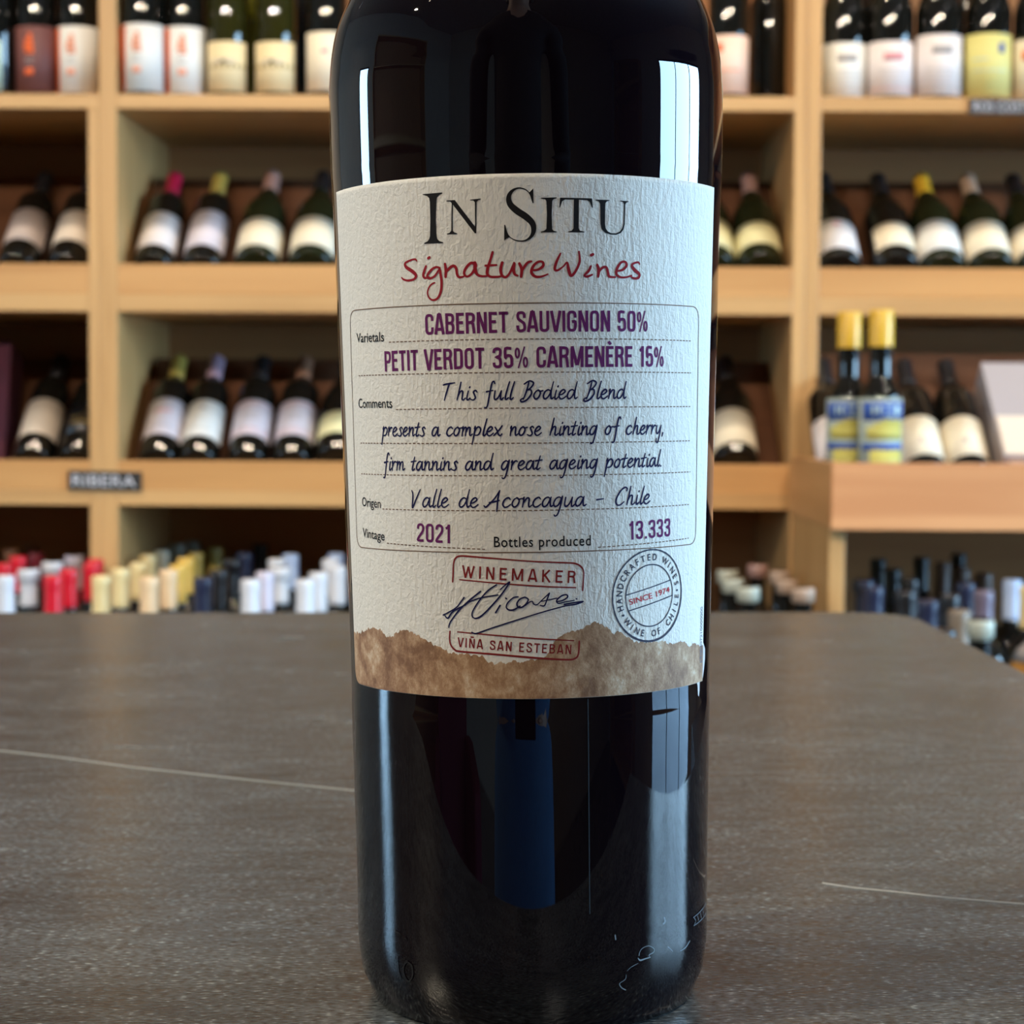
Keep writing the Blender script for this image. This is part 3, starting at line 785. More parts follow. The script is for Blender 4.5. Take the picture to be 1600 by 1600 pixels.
# ------------------------------------------------------------------ the counter (dark worn metal top, slightly out of level)
CTILT = rad(-0.85)
bx_ = at(833, 1500, 0.383).x
CM = Matrix.Translation((bx_, 0.383, CT)) @ Matrix.Rotation(CTILT, 4, 'Y')
CMI = CM.inverted()
def on_counter(px, py):
    o = CMI @ CAMP; d = CMI.to_3x3() @ ray(px, py)
    return o + d * (-o.z / d.z)
cm = mat('worn_dark_metal', (0.05, 0.05, 0.046), 0.3)
tc = N(cm, 'ShaderNodeTexCoord')
big = N(cm, 'ShaderNodeTexNoise'); big.inputs['Scale'].default_value = 9; big.inputs['Detail'].default_value = 8; big.inputs['Roughness'].default_value = 0.65
mpb = N(cm, 'ShaderNodeMapping'); mpb.inputs['Scale'].default_value = (1, 2.2, 1)
L(cm, tc.outputs['Object'], mpb.inputs['Vector']); L(cm, mpb.outputs[0], big.inputs['Vector'])
fine = N(cm, 'ShaderNodeTexNoise'); fine.inputs['Scale'].default_value = 900; fine.inputs['Detail'].default_value = 3
mpf = N(cm, 'ShaderNodeMapping'); mpf.inputs['Scale'].default_value = (0.55, 1.5, 1)
L(cm, tc.outputs['Object'], mpf.inputs['Vector']); L(cm, mpf.outputs[0], fine.inputs['Vector'])
mid_ = N(cm, 'ShaderNodeTexNoise'); mid_.inputs['Scale'].default_value = 120; mid_.inputs['Detail'].default_value = 6
L(cm, mpf.outputs[0], mid_.inputs['Vector'])
rc = ramp(cm, [(0.35, (0.045, 0.052, 0.055)), (0.68, (0.165, 0.180, 0.182))])
mixn = N(cm, 'ShaderNodeMix', data_type='FLOAT'); mixn.inputs[0].default_value = 0.45
L(cm, big.outputs[0], mixn.inputs[2]); L(cm, mid_.outputs[0], mixn.inputs[3])
L(cm, mixn.outputs[0], rc.inputs[0])
gr = ramp(cm, [(0.36, (0.35, 0.35, 0.35)), (0.50, (0.9, 0.9, 0.9)), (0.62, (1.2, 1.2, 1.2)), (0.70, (3.4, 3.4, 3.2))])
L(cm, fine.outputs[0], gr.inputs[0])
mg = N(cm, 'ShaderNodeMix', data_type='RGBA', blend_type='MULTIPLY'); mg.inputs[0].default_value = 1.0
L(cm, rc.outputs[0], mg.inputs[6]); L(cm, gr.outputs[0], mg.inputs[7]); L(cm, mg.outputs[2], bsdf(cm).inputs['Base Color'])
mr = N(cm, 'ShaderNodeMapRange'); mr.inputs['From Min'].default_value = 0.3; mr.inputs['From Max'].default_value = 0.7
mr.inputs['To Min'].default_value = 0.16; mr.inputs['To Max'].default_value = 0.30
L(cm, mixn.outputs[0], mr.inputs[0]); L(cm, mr.outputs[0], bsdf(cm).inputs['Roughness'])
b1 = N(cm, 'ShaderNodeBump'); b1.inputs['Strength'].default_value = 0.24; b1.inputs['Distance'].default_value = 0.0006
b2 = N(cm, 'ShaderNodeBump'); b2.inputs['Strength'].default_value = 0.05; b2.inputs['Distance'].default_value = 0.001
L(cm, fine.outputs[0], b1.inputs['Height']); L(cm, mid_.outputs[0], b2.inputs['Height']); L(cm, b2.outputs[0], b1.inputs['Normal'])
L(cm, b1.outputs[0], bsdf(cm).inputs['Normal'])
bsdf(cm).inputs['Specular IOR Level'].default_value = 0.4
fl, frr, rr_ = on_counter(-900, 957), on_counter(1418, 956), on_counter(1600, 1048)
e = (rr_ - frr).normalized()
NEAR = -0.123                              # near edge of the top, seen from the bottle
near_r = rr_ + e * ((NEAR - rr_.y) / e.y)
near_l = Vector((fl.x, NEAR, 0))
# rounded far right corner
d1 = (fl - frr).normalized(); rc_ = 0.045
ca, cb_ = frr + d1 * rc_, frr + e * rc_
cor = [((1 - t) ** 2) * ca + 2 * t * (1 - t) * frr + t * t * cb_ for t in [i / 8 for i in range(9)]]
outline = [near_l, near_r] + list(reversed(cor)) + [fl]
ctr = empty('counter', (0, 0, 0), label='dark worn metal-topped shop counter that the big wine bottle stands on', cat='counter')
ctr.matrix_world = CM
bm = bmesh.new()
top = [bm.verts.new((p.x, p.y, 0)) for p in outline]
f = bm.faces.new(top)
ex = bmesh.ops.extrude_face_region(bm, geom=[f])
for v in [g for g in ex['geom'] if isinstance(g, bmesh.types.BMVert)]: v.co.z = -0.03
bmesh.ops.bevel(bm, geom=[e_ for e_ in bm.edges if abs(e_.verts[0].co.z) < 1e-6 and abs(e_.verts[1].co.z) < 1e-6], offset=0.002, segments=2, affect='EDGES')
bm_obj('counter_top', bm, cm, ctr)
bm = bmesh.new()
cc = sum(outline, Vector()) / len(outline)
low = []
for p in outline:
    q = p + (cc - p).normalized() * 0.04
    low.append((q.x, q.y))
v0 = [bm.verts.new((x, y, -0.0305)) for x, y in low]; v1 = [bm.verts.new((x, y, -0.90)) for x, y in low]
bm.faces.new(v0); bm.faces.new(v1[::-1])
for i in range(len(v0)): bm.faces.new([v0[i], v1[i], v1[(i + 1) % len(v0)], v0[(i + 1) % len(v0)]])
bm_obj('counter_body', bm, DKW, ctr)
scm = mat('pale_scratch_metal', (0.45, 0.45, 0.42), 0.5)
def scratch(pts, w):
    P = [on_counter(*p) for p in pts]
    vs, fs = [], []
    for i, p in enumerate(P):
        t = (P[min(i + 1, len(P) - 1)] - P[max(i - 1, 0)]).normalized(); s = Vector((-t.y, t.x, 0))
        ww = w[i] if isinstance(w, (list, tuple)) else w
        for k, h in ((-1, 0.00003), (0, 0.00025), (1, 0.00003)):
            q = p + s * ww * 0.5 * k; vs.append((q.x, q.y, h))
    for i in range(len(P) - 1):
        a = i * 3
        fs += [(a, a + 3, a + 4, a + 1), (a + 1, a + 4, a + 5, a + 2)]
    me = bpy.data.meshes.new('scratch'); me.from_pydata(vs, [], fs)
    link('scratch', me, scm, ctr)['label'] = 'pale scratch line across the dark counter top'
scratch([(-60, 1167), (0, 1173), (90, 1183), (200, 1198), (300, 1209), (420, 1222), (500, 1230), (560, 1236)], 0.0009)
scratch([(1285, 1380), (1330, 1387), (1400, 1394), (1480, 1403), (1600, 1413), (1660, 1418)], 0.0006)
# ------------------------------------------------------------------ the big wine bottle
R0 = 0.0375
LO = CMI @ CAMP
LD = CMI.to_3x3()
def silh(px, py):
    """radius and height at which this line of sight grazes a body of revolution about the bottle axis"""
    d = LD @ ray(px, py)
    t = -(LO.x * d.x + LO.y * d.y) / (d.x ** 2 + d.y ** 2)
    q = LO + d * t
    return math.hypot(q.x, q.y), q.z
meas = [(1450, 560, 1105.5), (1350, 558.4, 1106), (1120, 550, 1109), (1000, 547.4, 1110), (370, 520.6, 1123), (270, 515.6, 1126.5), (160, 511.5, 1127.5), (125, 512.8, 1126.5), (90, 516, 1123), (48, 524.5, 1114), (0, 546, 1094)]
prof = []
for py, a, b in meas:
    (ra, za), (rb, zb_) = silh(a, py), silh(b, py)
    prof.append(((ra + rb) / 2, (za + zb_) / 2))
rb0 = prof[0][0]
foot = [(0.0, 0.012), (0.012, 0.0105), (0.022, 0.005), (0.028, 0.0008), (0.030, 0.0), (0.0325, 0.0004), (rb0 - 0.0022, 0.0022), (rb0 - 0.0008, 0.0052), (rb0 - 0.0002, 0.010)]
rt_, ztp = prof[-1]
rise = [(rt_ - 0.0028, ztp + 0.0055), (rt_ - 0.0075, ztp + 0.0125), (rt_ - 0.0125, ztp + 0.018), (0.0185, ztp + 0.0245), (0.0162, ztp + 0.031), (0.0150, ztp + 0.040), (0.0142, ztp + 0.085), (0.0152, ztp + 0.089), (0.0152, ztp + 0.103), (0.0135, ztp + 0.105)]
full = foot + catmull(prof, 5) + rise
full = foot + catmull(prof + rise[:6], 5) + rise[6:]
def rz(z):
    for (ra, za), (rb, zb_) in zip(full[6:], full[7:]):
        if za <= z <= zb_: return ra + (rb - ra) * (z - za) / max(1e-9, zb_ - za)
    return rb0
def inv(px, py):
    """line of sight -> (arc length, height) on the bottle's front surface"""
    d = LD @ ray(px, py); r = 0.0375
    for _ in range(8):
        a = d.x ** 2 + d.y ** 2; b = LO.x * d.x + LO.y * d.y; c = LO.x ** 2 + LO.y ** 2 - r * r
        D = max(0, b * b - a * c)
        t = (-b - math.sqrt(D)) / a
        q = LO + d * t
        r = rz(q.z) + 0.0002
    return (math.atan2(q.x, -q.y) * R0, q.z)
def wrap(u, z, off):
    a = u / R0; r = rz(z) + off
    return (r * math.sin(a), -r * math.cos(a), z)

HG = mat('wine_filled_dark_glass', (0.0035, 0.0018, 0.0035), 0.015, spec=0.5)
tcn = N(HG, 'ShaderNodeTexCoord'); mpn = N(HG, 'ShaderNodeMapping'); mpn.inputs['Scale'].default_value = (60, 60, 9)
nn = N(HG, 'ShaderNodeTexNoise'); nn.inputs['Scale'].default_value = 1; nn.inputs['Detail'].default_value = 2
L(HG, tcn.outputs['Object'], mpn.inputs[0]); L(HG, mpn.outputs[0], nn.inputs['Vector'])
bpn = N(HG, 'ShaderNodeBump'); bpn.inputs['Strength'].default_value = 0.10; bpn.inputs['Distance'].default_value = 0.0012
L(HG, nn.outputs[0], bpn.inputs['Height']); L(HG, bpn.outputs[0], bsdf(HG).inputs['Normal'])
hero = empty('wine_bottle', (0, 0, 0), label='large dark wine bottle with cream handwritten-style label in sharp focus on the counter', cat='bottle')
hero.matrix_world = CM @ Matrix.Translation((0, 0, 0.0002))
link('bottle_glass', lathe_mesh('bottle_glass', full, 160), HG, hero)
capz0 = ztp + 0.036
link('capsule', lathe_mesh('capsule', [(rz(capz0) + 0.0004, capz0), (0.0147, ztp + 0.084), (0.0157, ztp + 0.089), (0.0157, ztp + 0.104), (0.0138, ztp + 0.1062), (0.004, ztp + 0.1064)], 48), C_BLACK, hero)

# the label paper
def lerp(a, b, t): return a + (b - a) * t
TLc, TRc = inv(526, 312), inv(1115.5, 307.5)
BLc, BRc = inv(555.5, 1048), inv(1097.5, 1050)
ztopL = (TLc[1] + TRc[1]) / 2; zbotL = (BLc[1] + BRc[1]) / 2
ztc = inv(820, 272.5)[1]; zbc = inv(815, 1094)[1]
print('LABEL', TLc, TRc, BLc, BRc, 'top/bot centre', ztc, zbc)
PAPER = mat('textured_cream_paper', (0.76, 0.73, 0.66), 0.75)
tcp = N(PAPER, 'ShaderNodeTexCoord'); mpp = N(PAPER, 'ShaderNodeMapping'); mpp.inputs['Scale'].default_value = (1, 1, 0.22)
np1 = N(PAPER, 'ShaderNodeTexNoise'); np1.inputs['Scale'].default_value = 1300; np1.inputs['Detail'].default_value = 3; np1.inputs['Roughness'].default_value = 0.6
L(PAPER, tcp.outputs['Object'], mpp.inputs[0]); L(PAPER, mpp.outputs[0], np1.inputs['Vector'])
np2 = N(PAPER, 'ShaderNodeTexNoise'); np2.inputs['Scale'].default_value = 950; np2.inputs['Detail'].default_value = 3; np2.inputs['Distortion'].default_value = 0.8
L(PAPER, tcp.outputs['Object'], np2.inputs['Vector'])
mxp = N(PAPER, 'ShaderNodeMix', data_type='FLOAT'); mxp.inputs[0].default_value = 0.5
L(PAPER, np1.outputs[0], mxp.inputs[2]); L(PAPER, np2.outputs[0], mxp.inputs[3])
bpp = N(PAPER, 'ShaderNodeBump'); bpp.inputs['Strength'].default_value = 0.42; bpp.inputs['Distance'].default_value = 0.0011
L(PAPER, mxp.outputs[0], bpp.inputs['Height']); L(PAPER, bpp.outputs[0], bsdf(PAPER).inputs['Normal'])
def edge_u(z, side):
    t = (z - zbotL) / (ztopL - zbotL)
    a = (BLc[0], TLc[0]) if side < 0 else (BRc[0], TRc[0])
    u = lerp(a[0], a[1], t)
    rc = 0.0028
    if side < 0 and z < zbotL + rc: u += rc * (1 - math.sqrt(max(0, 1 - ((zbotL + rc - z) / rc) ** 2)))
    return u
OFFP = 0.00022
nz, nu = 110, 110
vs, fs = [], []
lz0, lz1 = zbc, ztc
def zrow(j):
    t = j / nz
    return lz0 + (lz1 - lz0) * (t ** 1.0)
zbotL, ztopL = lz0, lz1
for j in range(nz + 1):
    z = zrow(j); ul, ur = edge_u(z, -1), edge_u(z, 1)
    for i in range(nu + 1): vs.append(wrap(lerp(ul, ur, i / nu), z, OFFP))
for j in range(nz):
    for i in range(nu):
        a = j * (nu + 1) + i; fs.append((a, a + 1, a + nu + 2, a + nu + 1))
# thickness skirt
n0 = len(vs); ring = [i for i in range(nu + 1)] + [j * (nu + 1) + nu for j in range(1, nz + 1)] + [nz * (nu + 1) + i for i in range(nu - 1, -1, -1)] + [j * (nu + 1) for j in range(nz - 1, 0, -1)]
for k in ring:
    x, y, z = vs[k]; rr = math.hypot(x, y); s = (rr - OFFP + 0.00001) / rr
    vs.append((x * s, y * s, z))
for k in range(len(ring)):
    k2 = (k + 1) % len(ring); fs.append((ring[k2], ring[k], n0 + k, n0 + k2))
me = bpy.data.meshes.new('front_label'); me.from_pydata(vs, [], fs)
for p in me.polygons: p.use_smooth = True
LAB = link('front_label', me, PAPER, hero)
LAB['label'] = 'cream textured paper front label printed IN SITU'

# ---- printing on the label
def ink(name, c, rough=0.75):
    m = mat(name, c, rough, spec=0.15)
    if not m.get('bumped'):
        t = N(m, 'ShaderNodeTexCoord'); n_ = N(m, 'ShaderNodeTexNoise'); n_.inputs['Scale'].default_value = 1100
        b_ = N(m, 'ShaderNodeBump'); b_.inputs['Strength'].default_value = 0.2; b_.inputs['Distance'].default_value = 0.0003
        L(m, t.outputs['Object'], n_.inputs['Vector']); L(m, n_.outputs[0], b_.inputs['Height']); L(m, b_.outputs[0], bsdf(m).inputs['Normal'])
        m['bumped'] = 1
    return m
I_BLACK = ink('black_ink', (0.012, 0.011, 0.012))
I_RED = ink('crimson_ink', (0.30, 0.012, 0.022))
I_STAMP = ink('brick_red_stamp_ink', (0.22, 0.020, 0.020))
I_PURP = ink('purple_ink', (0.13, 0.016, 0.105))
I_NAVY = ink('navy_pen_ink', (0.010, 0.010, 0.060))
I_DOT = ink('brown_line_ink', (0.16, 0.085, 0.045))
I_SLATE = ink('slate_stamp_ink', (0.050, 0.055, 0.085))
I_PINK = ink('red_stamp_ink', (0.50, 0.04, 0.06))
I_TXT = ink('tiny_grey_ink', (0.12, 0.13, 0.17))

class Print:
    def __init__(s): s.v = []; s.f = []
    def poly_flat(s, bm):
        """cut a flat bmesh into strips so that it can bend round the bottle"""
        us = [v.co.x for v in bm.verts]
        u, u1 = min(us), max(us)
        u += 0.0008
        while u < u1:
            geom = list(bm.verts) + list(bm.edges) + list(bm.faces)
            bmesh.ops.bisect_plane(bm, geom=geom, plane_co=(u, 0, 0), plane_no=(1, 0, 0), dist=1e-7)
            u += 0.0008
        bm.verts.index_update()
        n = len(s.v)
        s.v += [(v.co.x, v.co.y) for v in bm.verts]
        for f in bm.faces: s.f.append(tuple(n + v.index for v in f.verts))
        bm.free()
    def ribbon(s, pts, w, closed=False, cap=True):
        """pts: (u, z) metres; w: width or list of widths"""
        P = [Vector((p[0], p[1])) for p in pts]
        ws = w if isinstance(w, (list, tuple)) else [w] * len(P)
        Q, V = [], []
        for p, ww in zip(P, ws):
            if not Q or (p - Q[-1]).length > 1e-6: Q.append(p); V.append(ww)
        P, ws = Q, V
        m = len(P)
        if m < 2: return
        n = len(s.v)
        for i in range(m):
            a = P[i - 1] if (i > 0 or closed) else P[i]
            b = P[(i + 1) % m] if (i < m - 1 or closed) else P[i]
            d1 = (P[i] - a); d2 = (b - P[i])
            if d1.length < 1e-9: d1 = d2
            if d2.length < 1e-9: d2 = d1
            d1 = d1.normalized(); d2 = d2.normalized()
            t = d1 + d2
            t = d1 if t.length < 0.2 else t.normalized()
            nrm = Vector((-t.y, t.x))
            k = 1 / max(0.6, nrm.dot(Vector((-d1.y, d1.x))))
            o = nrm * ws[i] * 0.5 * k
            s.v += [tuple(P[i] - o), tuple(P[i] + o)]
        for i in range(m if closed else m - 1):
            a = n + 2 * i; b = n + 2 * ((i + 1) % m)
            s.f.append((a, b, b + 1, a + 1))
        if cap and not closed:
            for end, q, ww in ((0, P[0] - P[1], ws[0]), (m - 1, P[-1] - P[-2], ws[-1])):
                if ww < 1e-6: continue
                a0 = math.atan2(q.y, q.x)
                c0 = len(s.v)
                s.v += [(P[end].x + ww * .5 * math.cos(a0 - PI / 2 + PI * k / 5), P[end].y + ww * .5 * math.sin(a0 - PI / 2 + PI * k / 5)) for k in range(6)]
                s.f.append(tuple(range(c0, c0 + 6)))
    def build(s, name, m, off=0.00006, label=None, parent=None, base=OFFP):
        me = bpy.data.meshes.new(name)
        me.from_pydata([wrap(u, z, base + off) for u, z in s.v], [], s.f)
        me.update()
        # face outward
        bm = bmesh.new(); bm.from_mesh(me)
        for f in bm.faces:
            f.normal_update(); c = f.calc_center_median()
            if f.normal.x * c.x + f.normal.y * c.y < 0: f.normal_flip()
        bm.to_mesh(me); bm.free()
        o = link(name, me, m, parent or LAB)
        if label: o['label'] = label
        return o
def subdiv(pts, step=0.0008, closed=False):
    out = []
    rng = list(zip(pts, pts[1:] + (pts[:1] if closed else [])))
    for a, b in rng:
        n = max(1, int(math.hypot(b[0] - a[0], b[1] - a[1]) / step + 0.999))
        for k in range(n): out.append((lerp(a[0], b[0], k / n), lerp(a[1], b[1], k / n)))
    if not closed: out.append(pts[-1])
    return out
def frame(pa, pb):
    """local axes of a baseline between two pixels"""
    a, b = inv(*pa), inv(*pb)
    v = Vector((b[0] - a[0], b[1] - a[1])); ln = v.length; t = v / ln
    return Vector(a), t, Vector((-t.y, t.x)), ln
MM = 1 / 8.62e3                        # metres per pixel at the bottle's face
def sans(pr, s, pa, pb, cap_px, bold=0.0, spacing=1.0):
    o, t, n, ln = frame(pa, pb)
    me = text_mesh(s, cap_px * MM, ln, spacing, bold)
    bm = bmesh.new(); bm.from_mesh(me); bpy.data.meshes.remove(me)
    for v in bm.verts:
        q = o + t * v.co.x + n * v.co.y; v.co = Vector((q.x, q.y, 0))
    pr.poly_flat(bm)
# condensed poster capitals drawn as pen strokes: cap height 1
def _b(*p): return [(list(p), False)]
_T, _B, _l, _r = 0.925, 0.075, 0.085, 0.365
_bowl = [(_l, _T), (.24, _T), (.33, .89), (.365, .77), (.34, .60), (.24, .53), (_l, .53)]
_round = [(.225, .93), (.31, .915), (.36, .82), (.365, .7), (.365, .3), (.36, .18), (.31, .085), (.225, .07), (.14, .085), (.09, .18), (.085, .3), (.085, .7), (.09, .82), (.14, .915)]
CG = {
 'C': (.44, [[(.365, .66), (.362, .8), (.32, .905), (.225, .93), (.13, .905), (.088, .8), (.085, .7), (.085, .3), (.088, .2), (.13, .095), (.225, .07), (.32, .095), (.362, .2), (.365, .36)]], 0),
 'A': (.46, [[(.05, 0), (.2, 1)], [(.41, 0), (.26, 1)], [(.1, .25), (.36, .25)], [(.19, .97), (.27, .97)]], 0),
 'B': (.45, [[(_l, 0), (_l, 1)], _bowl, [(_l, .53), (.25, .53), (.34, .46), (.372, .3), (.34, .12), (.25, _B), (_l, _B)]], 0),
 'E': (.40, [[(_l, 0), (_l, 1)], [(_l, _T), (.37, _T)], [(_l, .53), (.33, .53)], [(_l, _B), (.37, _B)]], 0),
 'R': (.45, [[(_l, 0), (_l, 1)], _bowl, [(.24, .53), (.33, .46), (.35, .3), (.38, 0)]], 0),
 'N': (.47, [[(_l, 0), (_l, 1)], [(.385, 0), (.385, 1)], [(.095, 1), (.375, 0)]], 0),
 'T': (.42, [[(.02, _T), (.40, _T)], [(.21, 0), (.21, 1)]], 0),
 'S': (.43, [[(.355, .68), (.35, .82), (.31, .91), (.22, .93), (.12, .905), (.085, .79), (.11, .64), (.22, .53), (.33, .42), (.362, .27), (.345, .13), (.22, .07), (.12, .09), (.08, .2), (.078, .33)]], 0),
 'U': (.45, [[(_l, 1), (_l, .25), (.1, .14), (.15, .085), (.225, .07), (.30, .085), (.35, .14), (_r, .25), (_r, 1)]], 0),
 'V': (.44, [[(.04, 1), (.2, .0)], [(.4, 1), (.24, .0)], [(.2, .03), (.24, .03)]], 0),
 'I': (.17, [[(_l, 0), (_l, 1)]], 0),
 'G': (.45, [[(.365, .66), (.362, .8), (.32, .905), (.225, .93), (.13, .905), (.088, .8), (.085, .7), (.085, .3), (.088, .2), (.13, .095), (.225, .07), (.32, .095), (.365, .2), (.365, .47), (.23, .47)]], 0),
 'O': (.45, [_round], 1), '0': (.45, [_round], 1),
 'D': (.45, [[(_l, 0), (_l, 1)], [(_l, _T), (.24, _T), (.33, .89), (.365, .77), (.365, .23), (.33, .11), (.24, _B), (_l, _B)]], 0),
 'P': (.43, [[(_l, 0), (_l, 1)], [(_l, _T), (.24, _T), (.33, .89), (.365, .74), (.33, .53), (.24, .47), (_l, .47)]], 0),
 'M': (.60, [[(_l, 0), (_l, 1)], [(.515, 0), (.515, 1)], [(.095, 1), (.29, .1)], [(.505, 1), (.31, .1)]], 0),
 '5': (.44, [[(.35, _T), (.11, _T), (.10, .52), (.15, .58), (.23, .6), (.32, .57), (.36, .45), (.365, .3), (.35, .14), (.225, .07), (.11, .12), (.085, .28)]], 0),
 '3': (.44, [[(.085, .73), (.11, .88), (.225, .93), (.34, .88), (.36, .73), (.32, .58), (.2, .53), (.32, .48), (.365, .3), (.34, .12), (.225, .07), (.11, .12), (.085, .28)]], 0),
 '1': (.32, [[(.2, 0), (.2, 1)], [(.05, .79), (.13, .82), (.2, .93)]], 0),
 '2': (.44, [[(.085, .70), (.11, .87), (.225, .93), (.335, .87), (.36, .72), (.32, .55), (.12, .22), (.095, .075), (.38, .075)]], 0),
 '.': (.20, [[(.10, .0), (.10, .13)]], 0),
 ' ': (.24, [], 0),
}
CG['W'] = (.62, [[(.03, 1), (.17, .0)], [(.17, .0), (.30, .92)], [(.30, .92), (.43, .0)], [(.43, .0), (.57, 1)]], 0)
CG['K'] = (.46, [[(_l, 0), (_l, 1)], [(.38, 1), (.11, .48)], [(.17, .56), (.41, 0)]], 0)
CG['Ñ'] = (.47, CG['N'][1] + [[(.12, 1.16), (.36, 1.16)]], 0)
CG['È'] = (.40, CG['E'][1] + [[(.13, 1.22), (.24, 1.07)]], 0)
def condensed(pr, s, pa, pb, cap_px, w=0.145, gap=0.03):
    o, t, n, ln = frame(pa, pb)
    H = cap_px * MM
    tot = 0; lay = []
    for ch in s:
        if ch == '%':
            lay.append((ch, tot)); tot += .62
        else:
            lay.append((ch, tot)); tot += CG[ch][0] + gap
    kx = ln / (tot - gap)
    def P(x, y): q = o + t * (x * kx) + n * (y * H); return (q.x, q.y)
    for ch, x0 in lay:
        if ch == '%':
            for cx, cy in ((.13, .71), (.46, .27)):
                pts = [P(x0 + cx + .075 * math.cos(a), cy + (.215 * math.sin(a))) for a in [2 * PI * i / 14 for i in range(14)]]
                pr.ribbon(pts, w * H * .62, closed=True)
            pr.ribbon(subdiv([P(x0 + .16, -.01), P(x0 + .43, 1.01)]), w * H * .5, cap=False)
            continue
        g = CG[ch]
        for st in g[1]:
            pts = st
            cl = bool(g[2])
            if len(pts) > 4: pts = catmull(pts, 3, cl)
            pr.ribbon(subdiv([P(x0 + x, y) for x, y in pts], 0.0006, cl), w * H * (0.95 if len(st) > 2 else 1), closed=cl, cap=False)

# slanted pen handwriting: x-height 1
HW = {
 'a': (.80, [[(.60, .86), (.44, 1), (.2, .8), (.05, .35), (.14, .02), (.38, .18), (.60, .78), (.68, 1.0)], [(.66, .95), (.60, .35), (.66, .03), (.84, .18)]]),
 'c': (.66, [[(.58, .82), (.46, 1), (.2, .8), (.05, .35), (.16, .02), (.38, .06), (.60, .3)]]),
 'd': (.84, [[(.60, .86), (.42, 1), (.18, .78), (.05, .32), (.16, .02), (.40, .22), (.62, .8), (.84, 1.85)], [(.72, 1.2), (.62, .4), (.68, .03), (.84, .18)]]),
 'e': (.66, [[(.08, .42), (.32, .52), (.54, .80), (.42, 1), (.2, .8), (.06, .35), (.18, .02), (.38, .05), (.62, .3)]]),
 'f': (.66, [[(.78, 1.72), (.70, 1.95), (.54, 1.7), (.36, .6), (.18, -.6), (.02, -.9), (-.05, -.82)], [(.12, .85), (.62, .98)]]),
 'g': (.78, [[(.60, .86), (.44, 1), (.2, .8), (.05, .35), (.14, .02), (.38, .18), (.60, .78), (.68, 1.0), (.5, -.1), (.32, -.8), (.14, -.98), (.08, -.85)]]),
 'h': (.78, [[(.42, 1.9), (.24, .9), (.06, 0)], [(.12, .3), (.36, .9), (.54, .92), (.52, .5), (.48, .1), (.58, .0), (.76, .2)]]),
 'i': (.36, [[(.22, .95), (.12, .4), (.10, .08), (.18, 0), (.36, .22)], [(.34, 1.32), (.37, 1.42)]]),
 'l': (.38, [[(.46, 1.88), (.26, 1), (.12, .2), (.19, 0), (.36, .2)]]),
 'm': (1.05, [[(.08, .82), (.16, .95), (.04, 0)], [(.08, .35), (.3, .9), (.44, .88), (.40, .4), (.36, .02)], [(.40, .38), (.62, .9), (.78, .86), (.74, .3), (.78, .02), (.98, .2)]]),
 'n': (.74, [[(.08, .82), (.16, .95), (.04, 0)], [(.08, .35), (.34, .9), (.52, .88), (.48, .3), (.52, .02), (.72, .2)]]),
 'o': (.74, [[(.42, .98), (.2, .8), (.05, .35), (.18, .02), (.42, .2), (.56, .68), (.42, .98), (.56, .84), (.76, .92)]]),
 'p': (.76, [[(.10, .8), (.20, 1.0), (.05, 0), (-.12, -.95)], [(.10, .3), (.34, .9), (.56, .96), (.66, .62), (.46, .14), (.18, .06)]]),
 'q': (.78, [[(.60, .86), (.44, 1), (.2, .8), (.05, .35), (.14, .02), (.38, .18), (.60, .78), (.68, 1.0), (.5, -.1), (.32, -.8), (.2, -.98)]]),
 'r': (.56, [[(.08, .82), (.16, .95), (.04, 0)], [(.08, .35), (.3, .85), (.46, .98), (.56, .9)]]),
 's': (.58, [[(.56, .82), (.46, 1), (.28, .84), (.36, .52), (.42, .2), (.24, -.02), (.0, .1)]]),
 't': (.50, [[(.40, 1.5), (.24, .8), (.10, .15), (.18, 0), (.38, .18)], [(.02, .95), (.54, 1.05)]]),
 'u': (.80, [[(.14, .95), (.06, .25), (.14, 0), (.38, .25), (.62, .95)], [(.62, .95), (.54, .15), (.62, 0), (.78, .2)]]),
 'x': (.72, [[(.10, .95), (.26, .62), (.40, .12), (.56, .02), (.68, .2)], [(.72, 1.1), (.40, .55), (-.02, 0)]]),
 'y': (.74, [[(.14, .95), (.06, .3), (.16, .05), (.38, .3), (.62, .98)], [(.62, .98), (.42, -.25), (.22, -.95), (.04, -.8), (.08, -.5)]]),
 ',': (.24, [[(.10, .12), (.02, -.25)]]),
 '.': (.24, [[(.08, .02), (.12, .06)]]),
 '-': (.70, [[(.08, .62), (.60, .70)]]),
 'T': (.96, [[(.02, 1.62), (.3, 1.72), (1.0, 1.85)], [(.56, 1.80), (.34, 1.0), (.08, -.02)]]),
 'B': (.88, [[(.20, 1.62), (.62, 1.95), (.92, 1.72), (.70, 1.22), (.38, .95)], [(.56, 1.8), (.36, .8), (.12, 0)], [(.38, .95), (.70, 1.0), (.74, .55), (.40, -.05), (.02, -.28), (-.10, -.08), (.1, .12)]]),
 'V': (1.0, [[(.10, 1.72), (.18, 1.2), (.10, 0), (.2, .1), (.5, .9), (.86, 1.85)]]),
 'A': (.95, [[(-.36, .18), (-.24, .02), (0, .3), (.46, 1.0), (.80, 1.75)], [(.80, 1.75), (.66, .9), (.60, .1), (.56, -.42)], [(.02, .5), (.40, .58), (.76, .72)]]),
 'C': (.96, [[(1.02, 1.45), (1.06, 1.72), (.84, 1.82), (.48, 1.4), (.16, .6), (.20, .05), (.48, .0), (.80, .32)]]),
 ' ': (.62, []),
}
